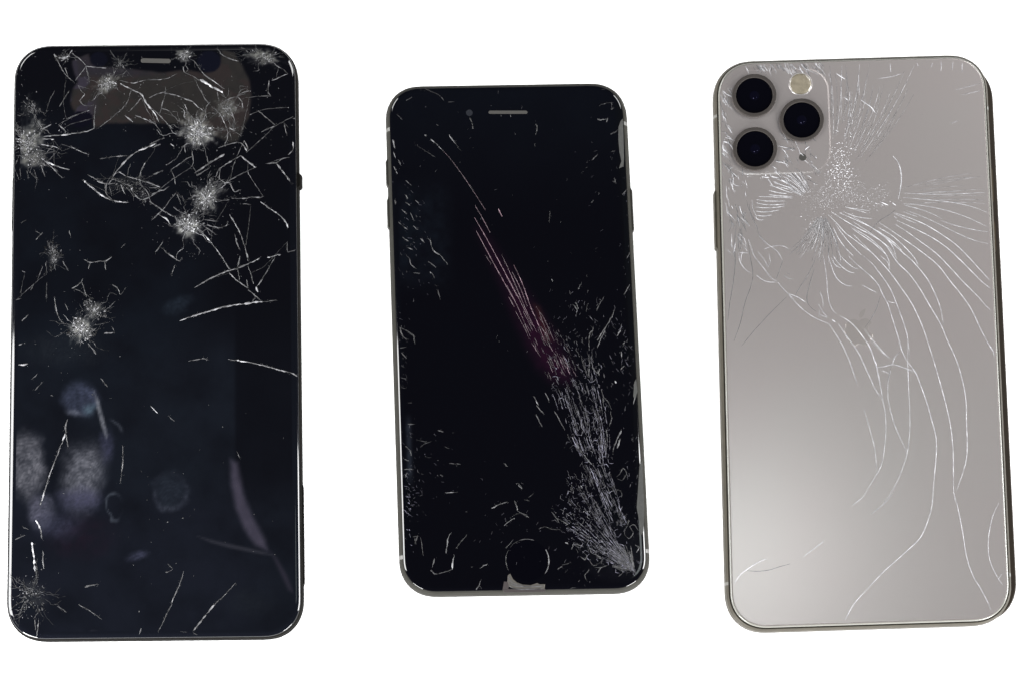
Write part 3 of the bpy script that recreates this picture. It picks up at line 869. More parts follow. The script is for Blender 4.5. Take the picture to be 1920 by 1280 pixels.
TR2 = """
I 2 150: 480,600 540,650 600,710
I 1.3 p110: 600,710 670,790 760,910 850,1040 920,1150 985,1250
I 2.4 170: 650,560 680,600 710,640
I 1 70: 710,640 760,710 ; 330,640 420,700 520,760
I 3 62: 840,400 860,440 870,500
I 1.5 80: 430,130 500,165 570,200 600,240 ; 640,260 690,255 ; 170,370 215,415 ; 255,240 310,210
I 1.5 130: 535,465 555,472 ; 420,560 440,565 ; 380,140 395,142
I 2 130: 130,600 150,680 ; 135,720 155,770 ; 140,850 175,925
I 2 110: 180,790 210,840 ; 255,980 295,1020 ; 250,1110 270,1150 ; 250,1180 290,1210 ; 150,1160 155,1200 ; 340,1160 370,1190
I 1.6 120: 1130,375 1130,390 ; 1215,370 1220,395
J 1.5 90: 850,290 900,270 965,260 970,310 ; 960,320 985,305
J 1.8 140: 835,410 870,420 930,410 ; 920,440 930,400
J 1.3 90: 265,460 280,480 270,560 ; 255,640 260,670 ; 80,540 82,560
J 1.8 110: 790,790 810,770 840,735 ; 730,866 742,858 ; 690,915 692,905
J 1.8 120: 980,985 1000,1000 ; 995,960 1010,1010 ; 845,1110 855,1095 ; 780,1185 800,1160
J 1.6 90: 960,550 1000,530 1025,510 ; 1070,1110 1110,1060 ; 880,140 910,135 ; 960,715 1000,705
K 2 130: 455,330 480,360 490,420 520,460 560,480 600,520 640,580
K 2 110: 460,545 530,600 ; 475,640 500,660 515,700 ; 515,760 545,775 ; 545,810 555,850 570,895
K 2.6 170: 320,215 345,235 ; 340,240 360,250
K 1.8 120: 180,180 240,230 270,250 ; 290,90 320,150 ; 210,65 260,105
K 2 120: 245,480 280,510 300,570 350,615 ; 320,650 380,655
K 2 110: 250,410 320,440 ; 220,320 280,360 ; 320,365 335,375 ; 385,335 425,370
K 1.5 95: 195,1150 270,1190 320,1225 325,1280 ; 195,1150 230,1240 280,1260
K 1.4 p130: 890,30 950,130 1030,280 ; 940,0 985,70
K 2.4 p205: 1105,60 1140,130
K 1.6 p165: 885,140 1000,340 1130,580 1280,870
K 1.6 p165: 900,260 1050,540 1200,810 1280,950
K 1.2 p100: 1135,480 1200,620 1280,790 ; 980,480 1040,570
K 1.2 p140: 1200,870 1250,965
L 1.6 p165: 65,575 150,760 220,960 290,1120 350,1280
L 1.4 p140: 0,580 110,830 200,1040 280,1200 ; 0,670 110,880 230,1130
L 1.4 p130: 0,760 100,960 220,1240 ; 50,640 130,800 190,960
L 1.2 p110: 20,870 70,960 ; 270,960 350,1080 440,1280 ; 300,1010 400,1280 ; 80,1000 160,1150 210,1260 ; 150,1000 240,1180 ; 300,1060 350,1130
L 2.4 190: 415,705 425,730
L 1.4 75: 400,80 390,180 ; 500,170 500,190 ; 590,460 600,470 ; 820,450 830,460
L 1.6 110: 660,800 695,735 ; 580,820 590,850 ; 830,990 860,930 895,875 ; 780,1240 800,1150
L 2 110: 840,1270 900,1170 950,1090 1000,990
L 2 100: 1020,1230 1050,1170 ; 1110,520 1135,460 ; 1130,410 1140,400 ; 1080,850 1150,740
L 1.8 100: 610,940 650,990 640,1040 ; 640,920 660,980 ; 740,940 735,1010 ; 740,670 738,690 ; 745,840 750,810
L 1.5 120: 495,1215 510,1250 ; 550,1260 560,1280
M 1.6 90: 100,0 130,60 160,80 ; 160,10 220,50 240,120 ; 100,160 160,150 ; 110,200 160,250 ; 110,320 140,335 ; 100,430 155,440 ; 105,520 150,530 ; 170,660 205,660 ; 170,855 240,860
M 2 150: 450,915 500,930 ; 190,970 210,985
M 1.6 110: 340,1165 390,1170 ; 195,1090 200,1140 ; 150,1060 190,1100 ; 550,1220 600,1225 ; 620,1220 660,1230 ; 280,1075 310,1050 380,1020 ; 250,1000 340,1025 ; 515,1070 550,1080 ; 1060,1220 1090,1250 ; 145,1180 180,1200 ; 580,935 595,938 ; 440,1190 455,1195
N 2 110: 690,0 660,60 665,180 ; 810,0 770,80 740,160
N 2 100: 670,250 665,330 660,430 ; 740,360 760,410 ; 690,330 740,390 760,350
N 3 185: 748,295 755,312 ; 903,460 912,482 ; 705,462 725,445
N 1.8 130: 960,190 965,250 ; 985,320 955,355 ; 975,120 995,100 ; 920,50 945,10
N 2 120: 1075,490 1080,520 ; 1030,545 1035,535 ; 1070,670 1090,600
N 3 100: 890,1080 920,1000 960,910 ; 920,1080 950,990 ; 880,1120 900,1040
N 1.4 90: 860,740 870,800 850,880 ; 790,600 840,660 870,730 ; 820,910 830,1010
N 2.6 190: 505,980 520,1005
N 1.6 120: 345,740 400,840 440,920 ; 260,570 300,660 ; 180,690 250,770 ; 150,600 200,690 ; 170,770 230,880
N 2 120: 530,1030 580,1100 660,1200 700,1240
O 1.6 130: 500,300 560,297 610,293
O 1.8 140: 910,435 970,405 1050,380 ; 1020,590 1070,550 1115,520
O 1.5 100: 1110,370 1130,410 1140,460 ; 1100,500 1160,480 1230,500
O 2 130: 505,835 515,760 520,710 550,650
O 2.4 130: 560,980 565,910 578,845
O 2.2 120: 370,985 400,1015 440,1015 ; 385,960 400,880
O 1.8 90: 440,1015 500,1000 560,980
O 2.2 140: 805,970 840,945 875,930 ; 725,960 740,955
O 1.6 90: 770,1160 800,1120 815,1070 ; 800,1120 820,1150
O 1.4 70: 280,700 300,860 ; 590,790 690,670 ; 1030,790 1080,740
O 1.6 100: 225,700 240,760 ; 210,690 270,680 ; 250,680 230,740
O 1.6 130: 610,40 630,50 ; 450,135 475,150 ; 1030,40 1045,60 ; 1145,230 1180,265 ; 1175,210 1190,220 ; 680,470 690,465
O 2 130: 270,325 295,320 ; 150,255 160,268 ; 130,95 210,90 ; 150,120 140,160 ; 210,350 225,340
P 1.6 90: 190,620 240,600 300,620 380,625
P 1.8 110: 305,470 340,510 370,560 ; 340,520 400,550 450,580
P 3 180: 425,740 450,750
P 2 110: 480,800 500,740 ; 500,750 580,770 ; 520,790 540,830
P 1.4 85: 580,820 620,860 600,890 560,860 ; 640,890 670,940 720,930 750,890 710,870 ; 640,790 660,830 700,850 750,880 ; 720,1010 750,960 800,940 ; 760,960 680,960 ; 880,970 940,1000 900,1040
P 2 100: 400,940 470,920 ; 360,980 400,950
P 1.4 80: 880,160 910,130 940,80 970,130 930,190 890,170 ; 990,540 980,590 950,640 970,690 1000,700 1030,650 1000,600 1040,580 1080,640 ; 870,310 890,270 930,300 920,340
P 2 140: 1050,760 1080,780 1060,830 ; 1100,820 1110,840 ; 1005,240 1010,225 ; 1060,170 1070,140
P 3.5 230: 1120,950 1128,965
P 2 110: 640,980 600,1030 620,1080 ; 540,1090 560,1070 ; 595,1120 605,1130 ; 470,1150 520,1140 ; 640,1095 645,1085
P 1.6 90: 0,210 50,260 ; 60,360 110,370 ; 0,460 50,490 110,520 ; 100,340 150,300
"""
for w, tone, pts in parse(TR2):
    ck = Cracks(p2, 1.3)
    q = [p2.at(*p) for p in pts]
    L = sum(math.dist(q[i], q[i + 1]) for i in range(len(q) - 1))
    pink = tone[0] == 'p'
    if pink:
        ck.line(q, w * PXMM * .62, tone_rgb(tone, .55), jit=.012, vary=.4)
    else:
        ck.line(q, max(.07, w * PXMM * .45), tone_rgb(tone, .4), jit=.06, vary=.9)
        fracture(ck, q, w, tone, .8, .75)
    if not pink:
        P = smooth_path(q, .5)
        for i in range(int(L * 1.2)):
            c = rnd.choice(P)
            ck.chip(c[0] + rnd.gauss(0, .25), c[1] + rnd.gauss(0, .25), rnd.uniform(.03, .10), tone_rgb('%d' % (float(tone) * rnd.uniform(.4, 1.2))))
    ck.build('crack', glass2)

# the sheaf of splinters that fans out of the lower right corner
GUIDE = [[(1191, 1071), (1160, 1062), (1120, 1045), (1085, 1022), (1062, 1015)],
         [(1191, 1071), (1130, 1026), (1085, 988), (1055, 968), (1033, 959)],
         [(1191, 1071), (1135, 1005), (1100, 955), (1080, 922), (1065, 892)],
         [(1191, 1071), (1150, 1000), (1122, 945), (1107, 905), (1096, 872)]]
GUIDE2 = [[(1150, 990), (1102, 880), (1072, 819), (1051, 742), (1021, 677), (985, 612)],
          [(1160, 985), (1115, 880), (1092, 821), (1068, 738), (1040, 672), (1008, 612)],
          [(1166, 985), (1124, 880), (1108, 823), (1084, 734), (1057, 671), (1028, 612)],
          [(1172, 985), (1132, 880), (1124, 810), (1106, 732), (1088, 671), (1070, 640)],
          [(1176, 985), (1140, 880), (1138, 803), (1124, 732), (1106, 671), (1108, 618)]]
def guide_pt(G, s, t_):
    """point at fan position s (0..1) and run t_ (0..1)"""
    u = s * (len(G) - 1)
    i = min(int(u), len(G) - 2)
    f_ = u - i
    def along(g):
        k = t_ * (len(g) - 1)
        j = min(int(k), len(g) - 2)
        a, b = np.array(g[j]), np.array(g[j + 1])
        return a + (b - a) * (k - j)
    return along(G[i]) * (1 - f_) + along(G[i + 1]) * f_
fan = Cracks(p2, 1.5)
def fan_dash(G, s, t0, dt, w, tone, jit=.05):
    sp = np.array((rnd.gauss(0, 5), rnd.gauss(0, 5))) * min(1, .25 + 1.5 * t0)
    pts = [p2.at(*(sp + guide_pt(G, min(1, max(0, s + rnd.gauss(0, .006))), min(1, t0 + dt * k / 3)))) for k in range(4)]
    gx, gy = guide_pt(G, s, t0)
    d_ = float(fbm(np.array([gx / 16 + gy / 30]), np.array([gy / 34 - gx / 60]), 77, 3)[0])
    if d_ < rnd.uniform(.40, .60):
        return
    fan.line(pts, w * rnd.choice((.45, .6, .8)), tone_rgb(tone, rnd.choice((.45, .7, 1.2)) * (.8 + max(0, d_ - .45) * 3)), jit=jit, vary=.8, step=.4)
for i in range(520):
    t0 = rnd.random() ** 1.4 * .95
    s = rnd.random()
    lev = (92 - 42 * t0) * rnd.uniform(.45, 1.35)
    fan_dash(GUIDE, s, t0, rnd.uniform(.02, .11), rnd.uniform(.07, .24), 'b%d' % lev)
for i in range(22):
    t0 = rnd.random() * .3
    fan_dash(GUIDE, rnd.random(), t0, rnd.uniform(.3, .65), rnd.uniform(.07, .14), 'b%d' % rnd.uniform(50, 95), .02)
for i in range(600):
    t0 = rnd.random() ** .9
    s = min(1, max(0, rnd.gauss(.5, .38)))
    lev = (88 - 22 * t0) * rnd.uniform(.4, 1.35)
    fan_dash(GUIDE2, s, t0, rnd.uniform(.02, .08), rnd.uniform(.07, .2), ('p%d' if t0 > .68 and s < .6 else 'b%d') % lev)
for s_, t0, t1 in ((.02, .2, .42), (.05, .02, .25), (.1, .35, .6), (.22, .15, .45), (.3, .3, .55), (.45, .2, .5), (.5, .55, .85), (.62, .1, .4), (.78, .1, .45), (.9, .3, .7)):
    for k in range(7):
        a = t0 + (t1 - t0) * rnd.random() * .8
        fan_dash(GUIDE2, s_ + rnd.gauss(0, .012), a, (t1 - t0) * .3, rnd.uniform(.1, .24), 'b%d' % rnd.uniform(85, 135))
for i in range(420):
    G = rnd.choice((GUIDE, GUIDE2))
    q = p2.at(*(guide_pt(G, rnd.random(), rnd.random()) + np.array((rnd.gauss(0, 4), rnd.gauss(0, 4)))))
    fan.chip(q[0], q[1], rnd.uniform(.04, .13), tone_rgb('b%d' % rnd.uniform(50, 150)))
for i in range(60):
    q = p2.at(*(guide_pt(GUIDE, rnd.random(), rnd.random() * .8)))
    fan.chip(q[0], q[1], rnd.uniform(.06, .12), tone_rgb('%d' % rnd.uniform(150, 230)))
for i in range(260):
    c = guide_pt(rnd.choice((GUIDE, GUIDE2)), rnd.random(), rnd.random() * .8) + np.array((rnd.gauss(0, 7), rnd.gauss(0, 7)))
    q = np.array(p2.at(*c))
    a = rnd.random() * 6.283
    l = rnd.uniform(.3, 1.3)
    fan.line([q, q + l * np.array((math.cos(a), math.sin(a))), q + 1.6 * l * np.array((math.cos(a + .7), math.sin(a + .7)))], rnd.uniform(.05, .14), tone_rgb('b%d' % rnd.uniform(45, 115)), jit=.06, vary=.9)
for i in range(230):
    gx, gy = rnd.uniform(1085, 1190), rnd.uniform(560, 1000)
    if float(fbm(np.array([gx / 22]), np.array([gy / 30]), 31, 3)[0]) < .48:
        continue
    a = math.radians(rnd.choice((rnd.gauss(118, 10), rnd.gauss(70, 14))))
    l = rnd.uniform(.3, 1.6)
    q = np.array(p2.at(gx, gy))
    fan.line([q, q + l * np.array((math.cos(a), math.sin(a)))], rnd.uniform(.05, .16), tone_rgb('b%d' % rnd.uniform(38, 105)), jit=.05, vary=.8)
fan.build('splintered_corner', glass2)
# crushed tip of the corner
ck = Cracks(p2, 1.5)
for i in range(160):
    a = math.radians(rnd.uniform(95, 172))
    r0, l = rnd.uniform(0, 4.5), rnd.uniform(.8, 3.0)
    c = np.array(p2.at(1190, 1070))
    d = np.array((math.cos(a), math.sin(a)))
    ck.line([c + d * r0, c + d * (r0 + l)], rnd.uniform(.05, .13), tone_rgb('%d' % rnd.uniform(40, 112)), jit=.06, vary=.6)
ck.build('shatter_spot', glass2)
# loose chips: left rim, right rim, lower left
ck = Cracks(p2, 1.3)
for gx, gy, n_, sx_, sy_, lo, hi in ((775, 450, 70, 16, 60, 40, 130), (752, 660, 40, 7, 50, 40, 110), (770, 850, 46, 22, 40, 45, 140), (770, 930, 50, 12, 40, 50, 150), (810, 900, 30, 35, 30, 50, 130),
                                     (1178, 420, 30, 8, 80, 45, 120), (1170, 640, 40, 14, 60, 45, 130), (1196, 900, 60, 6, 80, 40, 110), (950, 1000, 36, 40, 30, 45, 110), (1000, 560, 30, 60, 120, 35, 80),
                                     (1080, 590, 34, 22, 30, 50, 130), (1090, 1060, 26, 35, 20, 50, 120), (900, 250, 20, 90, 50, 40, 80), (1120, 300, 20, 40, 60, 45, 100), (764, 960, 26, 3, 30, 110, 220)):
    for i in range(n_):
        q = p2.at(rnd.gauss(gx, sx_), rnd.gauss(gy, sy_))
        if rnd.random() < .45:
            a = rnd.gauss(-.9, .35) if gx < 900 else rnd.gauss(1.05, .4)
            l = rnd.uniform(.3, 1.1)
            ck.line([q, (q[0] + l * math.cos(a), q[1] + l * math.sin(a))], rnd.uniform(.05, .13), tone_rgb('b%d' % rnd.uniform(lo, hi * .9)), jit=.04)
        else:
            ck.chip(q[0], q[1], rnd.uniform(.04, .12), tone_rgb('b%d' % rnd.uniform(lo, hi)))
ck.build('glass_chips', glass2, True)

# ================================================================== silver phone lying face down
p3 = Phone((92.08, .13), .2132, .02738, 74.44, 154.19, 10.9, 8.1)
p3.empty('broken_smartphone', 'silver phone lying face down, cracked frosted back with three round black camera lenses')
FR3 = [(1.6, 1.0), (.5, 1.9), (.05, 3.2), (0, 5.0), (.2, 6.4), (.75, 7.25)]
p3.add('frame', loft(p3.w, p3.h, p3.r, FR3, top=True), M['steel'])
p3.add('added_side_band', loft(p3.w, p3.h - 2.4, p3.r, [(.8, 0), (.15, .5), (0, 1.6), (0, 2.9), (.35, 3.5)], ox=2.0, oy=-.2, top=True), M['brown_side'])  # added band standing in for the frame's right side wall, seen at an angle
p3.add('seam', loft(p3.w, p3.h, p3.r, [(.95, 7.2), (.95, 7.34), (1.5, 7.36)], bottom=False), M['dark'])
back3 = p3.add('back_glass', loft(p3.w, p3.h, p3.r, [(1.62, 7.9), (1.66, 8.085), (1.8, 8.1)], bottom=False, top=True, nc=20), M['silver'])
p3.add('glass_edge', loft(p3.w, p3.h, p3.r, [(1.15, 7.2), (1.17, 7.7), (1.25, 7.9), (1.4, 8.02), (1.62, 8.075)], bottom=False, nc=20), M['glass_edge'], back3, smooth=True)
p3.side_strip('side_button', -1, p3.at(1345, 463)[1], p3.at(1345, 354)[1], FR3, .5, M['steel'], (3.0, 6.2))
for ya, yb in ((375, 312), (468, 412)):
    p3.side_strip('volume_button', 1, p3.at(1865, ya)[1], p3.at(1865, yb)[1], FR3, .35, M['steel_dark'], (3.0, 6.0))
for yy in (208, 1085):
    yv = p3.at(1600, yy)[1]
    for sd in (-1, 1):
        p3.side_strip('antenna_line', sd, yv - .4, yv + .4, FR3, .02, M['grey_line'])
# camera plateau
c0, c1 = p3.at(1364, 330), p3.at(1553, 127)
cw, ch = c1[0] - c0[0], c1[1] - c0[1]
plate = p3.add('camera_plate', loft(cw, ch, 7.0, [(0, 8.098), (.4, 8.15)], (c0[0] + c1[0]) / 2, (c0[1] + c1[1]) / 2, bottom=False, top=True), M['silver'])
ZP = 8.15
for lx, ly in ((1414.5, 179), (1503.5, 225), (1416, 279)):
    u, v = p3.at(lx, ly, 8.8)
    e = p3.add('camera_lens', lathe(u, v, [(4.95, ZP), (4.95, 8.52), (4.8, 8.56), (3.2, 8.52), (1.9, 8.50)], 56), M['lens'], smooth=False)
    p3.add('lens_ring', lathe(u, v, [(6.0, ZP - .05), (6.0, 8.68), (5.94, 8.78), (5.8, 8.82), (5.08, 8.81), (4.99, 8.74), (4.96, 8.5)], 64, cap=False), M['ring'], e, smooth=False)
    p3.add('lens_element', lathe(u, v, [(1.3, 8.505), (1.2, 8.52), (.9, 8.53), (.4, 8.535)], 32), M['iris'], e, smooth=True)
    gl = Cracks(p3, 0)
    for dx, dy in ((.55, -.55), (-.25, -.75)):  # glints on the lens, painted as two pale bluish chips
        gl.chip(u + dx, v + dy, .13, alb((110, 110, 150)), dz=8.545 - p3.z)
    gl.build('painted_glint', e)
u, v = p3.at(1501, 158, ZP)
fl = p3.add('flash', lathe(u, v, [(2.95, ZP), (2.9, ZP + .08), (2.5, ZP + .16), (1.2, ZP + .2)], 40), M['flash'], smooth=True)
p3.add('flash_rim', lathe(u, v, [(3.2, ZP), (3.15, ZP + .07), (2.96, ZP + .07), (2.94, ZP + .02)], 40, cap=False), M['plate'], fl)
u, v = p3.at(1505, 295.5, ZP)
p3.add('microphone_hole', lathe(u, v, [(1.0, ZP), (.97, ZP + .03), (.5, ZP + .02)], 24), M['hole'])

# faint emblem on the back
def emblem_poly():
    r = []
    key = [(0, .36), (.16, .45), (.34, .45), (.47, .36), (.53, .27), (.41, .16), (.37, .02), (.41, -.12), (.55, -.22), (.47, -.42), (.36, -.58), (.24, -.66), (.12, -.63), (0, -.585),
           (-.12, -.63), (-.24, -.66), (-.38, -.57), (-.52, -.35), (-.585, -.08), (-.55, .18), (-.46, .34), (-.32, .44), (-.16, .44)]
    return smooth_path(key + key[:1], .06)[:-1]
eu, ev = p3.at(1611, 618)
sc = 5.6
pe = [(eu + q[0] * sc * 1.15, ev + q[1] * sc * 1.15) for q in emblem_poly()]
em = p3.add('emblem', prism(pe, 8.095, 8.108, .02), M['emblem'])
leaf = [(eu + sc * 1.15 * a, ev + sc * 1.15 * b) for a, b in smooth_path([(.02, .48), (.02, .62), (.1, .76), (.24, .86), (.29, .86), (.28, .74), (.2, .58), (.09, .49), (.02, .48)], .05)[:-1]]
p3.add('emblem_leaf', prism(leaf, 8.095, 8.108, .01), M['emblem'], em)

TR3 = """
Y 1.6 225: 0,380 80,410 165,465
Y 1.5 205: 0,400 50,450 120,520 210,590 300,640 380,670 410,690
Y 1.5 d118: 60,390 120,290 170,220 250,60 260,0 ; 250,130 210,260 180,380 180,460 220,520 270,555
Y 1.6 205: 340,0 360,120 375,250 385,380 400,470 440,550 470,575
Y 1.6 215: 390,0 420,100 460,200 510,260 570,295 630,303 ; 440,0 480,60 540,120 600,160 650,170 ; 420,20 460,90 510,120 ; 510,0 570,60 640,115 690,133
Y 1.6 215: 590,0 660,70 740,140 820,210 890,290 930,380 980,470 1010,560 1060,720 1110,880 1130,950 1180,1060
Y 1.6 215: 740,0 830,80 900,170 960,250 1020,350 1065,460 1110,580 1150,690 1180,800 1195,920 1200,1000
Y 1.5 215: 910,0 970,50 995,90 1000,140 ; 730,290 790,325 870,365 ; 985,450 1020,465 1060,470
Y 1.2 d128: 910,400 870,530 810,640 750,720
Y 1.6 215: 750,730 800,800 870,880 950,970 1010,1025
Y 1.5 195: 300,350 330,420 340,510 ; 290,480 330,550 380,610 ; 300,540 300,610 ; 300,580 380,620
Y 2.6 240: 425,635 460,660
Y 1.9 230: 510,600 580,640 640,690 700,760 760,840 810,920 850,1040 870,1090 890,1180 910,1280
Y 2.4 245: 690,745 760,840 ; 560,790 590,830 ; 850,1040 875,1085
Y 1.7 215: 490,680 560,780 640,890 700,980 750,1090 800,1200 840,1280
Y 1.7 205: 405,690 470,790 530,890 590,1020 630,1130 680,1280
Y 1.4 200: 880,1110 960,1100 1030,1080 1100,1100 1170,1120 1250,1150 ; 920,1140 1000,1170 ; 1030,1080 1060,1000
Y 1.2 d128: 1020,1100 990,1220 990,1280
Y 1.6 215: 1180,1060 1190,1160 1190,1280 ; 1190,1060 1240,1130 1280,1200
T 1.5 205: 400,45 560,60 720,75 850,95 970,125 1070,165 ; 400,95 560,110 750,150 900,200 1000,245 1070,280
T 1.4 200: 420,110 520,135 630,175 710,215 ; 700,230 820,270 950,300 1075,320 ; 430,150 560,200 690,260 830,330 960,385 1080,415 ; 400,10 700,20 1070,5
T 1.8 225: 340,170 480,220 600,275 720,350 830,430 930,530 1020,630 1090,705
T 1.8 225: 350,230 480,290 620,360 740,440 850,540 950,640 1030,720 1095,770
T 1.8 225: 335,260 430,320 540,400 660,490 770,600 870,710 1000,840 1050,900 1110,960
T 1.8 225: 205,245 320,320 450,410 560,490 680,590 780,720 870,830 950,950 1020,1100 1110,1265
T 1.7 230: 200,285 310,350 420,450 490,530 520,590
T 1.7 225: 100,260 220,330 300,400 400,490 470,550 540,630 600,710 660,830 700,940 720,1060
T 1.6 220: 0,200 150,290 270,380 320,450 345,540
T 1.8 230: 0,240 150,340 260,430 350,560 450,660 530,770 600,890 700,1060 750,1180 800,1280
T 1.6 220: 0,290 130,370 230,460 280,540 290,620
T 1.8 225: 0,340 100,440 200,540 290,640 370,750 460,880 530,1020 580,1150 620,1280
V 1.8 225: 510,0 560,160 620,370 660,520 690,660 710,830 715,1000 715,1150 730,1280
V 1.8 225: 670,0 740,150 790,320 815,470 820,640 825,800 820,930 790,1050 740,1190
V 1.8 220: 350,170 410,240 450,340 500,480 540,620 575,760 578,900 565,1050 545,1280
V 1.5 205: 350,0 350,170 355,350 365,540 365,720 345,890 290,1060 230,1180 160,1280
V 1.5 205: 275,0 310,90 350,170 ; 345,885 290,770 240,650 200,500 190,400 195,310 215,230
V 1.6 200: 20,0 70,110 100,210 130,350 150,470 170,570 175,700 165,840 140,980 100,1060 40,1160 0,1230
V 1.5 205: 0,180 40,270 90,380 145,460 ; 0,540 40,680 80,830 95,940 100,1045
V 1.3 195: 110,210 220,185 300,200 390,245 ; 230,170 240,130 290,80 ; 60,0 120,60 190,130
V 1.6 220: 980,0 1030,70 1045,150
X 1.8 225: 555,0 545,110 510,240 450,370 350,470 250,560 150,650 0,810
X 1.8 220: 715,0 750,130 790,330 820,520 870,670 940,790 1000,910 1020,985
X 1.6 215: 1080,90 1030,200 1000,340 995,480 1020,590 1070,690 1110,750
X 1.2 190: 1070,710 1110,650 ; 240,0 170,90 60,180
W 1.8 235: 1280,810 1200,900 1130,1025
W 2.0 245: 220,780 280,680 350,620 430,570 500,540
W 1.6 d150: 345,635 430,640 520,630 600,605 690,580
W 1.3 225: 800,520 890,450 960,400 ; 1190,110 1280,40
S 1.6 d112: 270,190 245,400 250,560 235,720 205,900 190,1040
S 1.5 d112: 350,380 370,520 390,640 380,740 330,880 290,1050 240,1190
S 1.2 d120: 660,840 520,980 400,1110 300,1230
S 1.5 215: 275,490 290,560 330,620 370,645 ; 280,485 355,490 ; 245,410 270,410 ; 420,665 470,705 530,722 575,722
S 1.4 d125: 300,290 275,380 275,460 ; 300,290 305,400 280,480
S 1.4 195: 355,380 380,450 400,510 470,600 540,690 580,710 ; 440,350 500,410 580,470 610,510 630,550 ; 480,460 530,440 600,430 650,440 680,460
S 1.3 190: 430,480 480,540 510,600 ; 520,490 530,560 510,600 ; 640,660 670,690 710,695 ; 665,650 690,660
S 1.4 d125: 630,550 600,640 580,690 ; 360,100 380,200 420,270 440,340 500,410 ; 260,180 310,260 340,320
S 1.5 200: 580,710 640,780 720,860
a 1.7 215: 690,570 800,595 950,600 1080,590 ; 690,630 800,640 950,635 1080,615 ; 690,680 760,695 880,690 1000,670 ; 700,740 800,750 900,735 ; 680,760 730,800 800,800 ; 700,530 850,550 1080,550 ; 730,490 900,495 1180,510
a 1.8 235: 870,465 1000,480 1180,490 ; 870,410 1000,440 1100,450 ; 880,340 1000,380 1100,420 1180,440 ; 930,290 1050,340 1180,380 ; 1030,265 1120,310 1200,370
a 2.6 245: 770,225 870,240 ; 890,225 1000,240 ; 480,100 550,180 ; 600,150 640,190 700,180 ; 1030,265 1080,300
a 1.3 d115: 570,540 590,640 640,740 690,860 ; 440,740 520,830 560,940 ; 480,910 455,1030 465,1180 490,1180 505,1060 480,910 ; 330,640 345,760 370,860 330,960
a 1.3 205: 640,540 650,640 700,760 ; 320,170 360,110 440,60 ; 380,300 420,340 470,350 ; 300,640 320,760
Z 1.6 225: 390,870 480,960 560,1050 680,1140 820,1250 ; 460,960 530,1060 620,1170 720,1270 ; 440,1000 490,1100 560,1200 640,1280
Z 1.7 230: 420,840 560,930 700,1010 800,1060 900,1120 1000,1200 1050,1280 ; 620,1000 720,1070 850,1160 980,1280
Z 1.7 230: 500,850 640,910 800,985 870,1030 1000,1110 1100,1200 1150,1270
Z 1.5 220: 540,840 680,890 830,910 ; 560,790 700,830 770,850 ; 600,800 800,830
Z 1.4 205: 1040,850 1160,910 1280,960 ; 1140,840 1280,890 ; 1150,770 1280,810
Z 2.4 242: 920,745 990,775 ; 1030,750 1065,775 ; 1050,885 1075,905 ; 860,750 885,765
Z 2.6 205: 1035,280 1090,350 1115,440 1120,530 1105,640 1090,710
Z 1.3 d120: 800,1060 890,940 1000,870 1060,820
Z 1.4 d110: 240,240 265,320 280,420 ; 220,300 240,400 270,480
R 1.5 205: 45,290 45,350 50,420
R 2.2 245: 60,460 110,495 145,520 175,565
R 1.5 205: 290,140 300,240 ; 380,250 320,270 200,290 ; 630,140 635,165 620,200 ; 700,150 705,190 700,230 ; 800,140 790,220 ; 870,150 870,240 ; 500,150 520,190
R 1.2 185: 820,380 1030,325 ; 870,420 1040,380 ; 780,650 840,625
Q 2.6 245: 1060,250 1130,295 ; 1125,440 1155,465 ; 1165,720 1185,740 ; 1055,705 1075,712
Q 2.2 225: 760,225 830,220 900,250 930,290 ; 450,220 460,240 560,240 680,240
Q 1.6 215: 230,610 225,660 225,780 ; 985,560 990,640 985,740
"""
def tone3(t):
    if t[0] == 'd':
        return tone_rgb(t[1:], .8)
    return tone_rgb(t, 1.0)
for w, tone, pts in parse(TR3):
    ck = Cracks(p3, 2.2)
    ck.line([p3.at(*p) for p in pts], w * PXMM * .64, tone3(tone), jit=.008, hk=.35, vary=.25, step=.5)
    ck.build('crack', back3)

# fans of fine cracks round the impact
def ray_fan(name_, cx, cy, a0, a1, n, r0, r1, w, tones, bend=0., jit=.3, margin=2.2):
    for i in range(n):
        ck = Cracks(p3, margin)
        a = math.radians(a0 + (a1 - a0) * (i + .5 + rnd.uniform(-jit, jit)) / n)
        s0, s1 = r0 * rnd.uniform(.85, 1.2), r1 * rnd.uniform(.75, 1.15)
        pts = []
        for k in range(6):
            r = s0 + (s1 - s0) * k / 5
            b = a + math.radians(bend) * (k / 5) ** 2
            pts.append(p3.at(cx + r * math.cos(b), cy - r * math.sin(b)))
        ck.line(pts, w * PXMM * rnd.uniform(.8, 1.2), tone3(rnd.choice(tones)), jit=.02, hk=.6, vary=.5)
        ck.build('crack', back3)
ray_fan('down', 1541, 395, 236, 300, 24, 14, 95, .7, ['d128', 'd138', '180', 'd132'], bend=-6)
ray_fan('upper_right', 1545, 392, 48, 74, 17, 125, 285, .6, ['d128', 'd135', '165', 'd132'], bend=3)
ray_fan('top', 1550, 392, 74, 93, 15, 150, 285, .7, ['190', 'd130', '180', 'd135'], bend=3)
ray_fan('right', 1560, 392, 3, 17, 9, 150, 310, .5, ['160', '165', '158'], bend=-2)
ray_fan('upper_left', 1530, 385, 110, 150, 16, 30, 95, .9, ['205', '195', 'd125', '200'], bend=6)
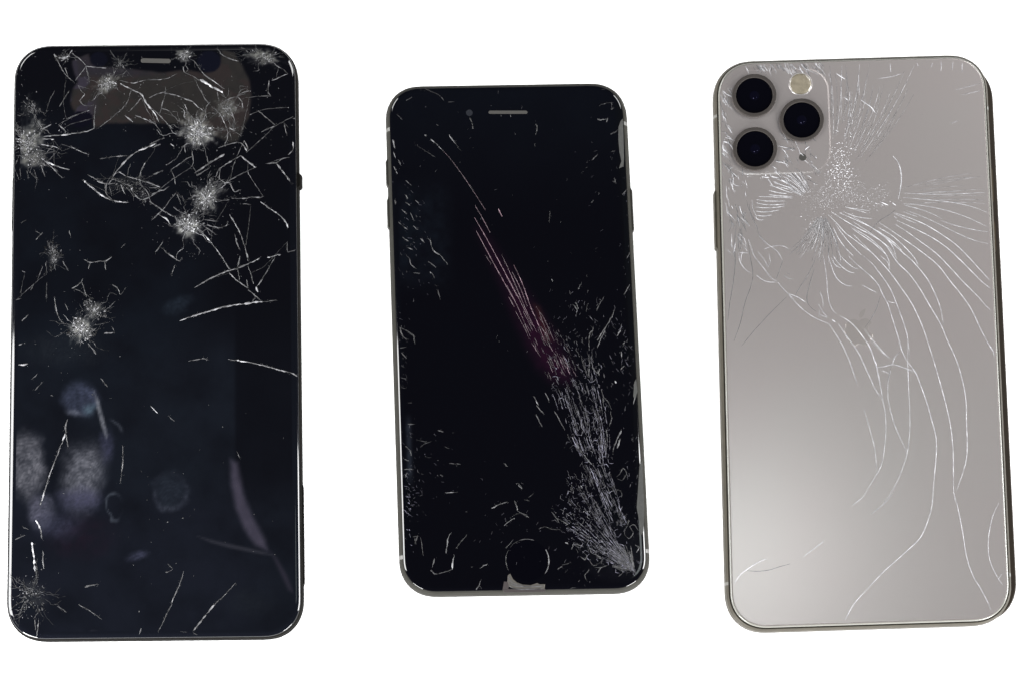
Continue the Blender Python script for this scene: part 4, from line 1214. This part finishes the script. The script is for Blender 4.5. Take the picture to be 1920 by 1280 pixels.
# hatching around the camera plate and the left rim
for i in range(230):
    reg = rnd.random()
    ck = Cracks(p3, 1.6)
    if reg < .3:
        px, py, a = rnd.uniform(1395, 1545), rnd.uniform(116, 136), rnd.gauss(-55, 12)
    elif reg < .55:
        px, py, a = rnd.uniform(1353, 1372), rnd.uniform(150, 330), rnd.gauss(-60, 20)
    elif reg < .75:
        px, py, a = rnd.uniform(1362, 1400), rnd.uniform(320, 480), rnd.gauss(-75, 18)
    else:
        px, py, a = rnd.uniform(1440, 1530), rnd.uniform(255, 345), rnd.gauss(-45, 25)
    l = rnd.uniform(6, 26)
    q = [(px + l * k * math.cos(math.radians(a)), py - l * k * math.sin(math.radians(a)) + 2 * k * k) for k in (-.5, 0, .5)]
    onp = 1364 < px < 1553 and 127 < py < 330
    ck.line([p3.at(*p) for p in q], rnd.uniform(.08, .2), tone3(rnd.choice(['215', '195', 'd120', 'd128', '205'])), jit=.04, hk=.6, dz=.055 if onp else 0)
    ck.build('crack', back3)
# crushed glass over the impact: glittering grains
ck = Cracks(p3, 2)
def grains(n_, gx, gy, sx_, sy_, lo, hi, r0=.06, r1=.17, rot=0):
    for i in range(n_):
        a, b = rnd.gauss(0, sx_), rnd.gauss(0, sy_)
        q = p3.at(gx + a * math.cos(rot) - b * math.sin(rot), gy + a * math.sin(rot) + b * math.cos(rot))
        ck.chip(q[0], q[1], rnd.uniform(r0, r1), tone_rgb('%d' % rnd.uniform(lo, hi), 1.5))
grains(170, 1578, 322, 14, 16, 215, 250, .08, .2)
grains(80, 1568, 292, 10, 18, 205, 250, .07, .18)
grains(34, 1592, 270, 10, 26, 215, 250, .08, .22)
grains(300, 1572, 352, 26, 16, 170, 235, .05, .13)
grains(260, 1600, 370, 40, 12, 165, 230, .05, .12)
grains(160, 1540, 372, 18, 14, 165, 235, .05, .12)
grains(60, 1645, 372, 16, 14, 180, 240, .06, .15)
grains(50, 1524, 420, 14, 12, 190, 245, .06, .16)
grains(60, 1470, 300, 30, 18, 130, 245, .06, .18)
grains(70, 1540, 245, 10, 26, 185, 245, .05, .14)
grains(40, 1420, 325, 22, 5, 120, 245, .08, .22)
grains(26, 1700, 250, 90, 60, 185, 225, .05, .1)
ck.build('glass_grains', back3, True)
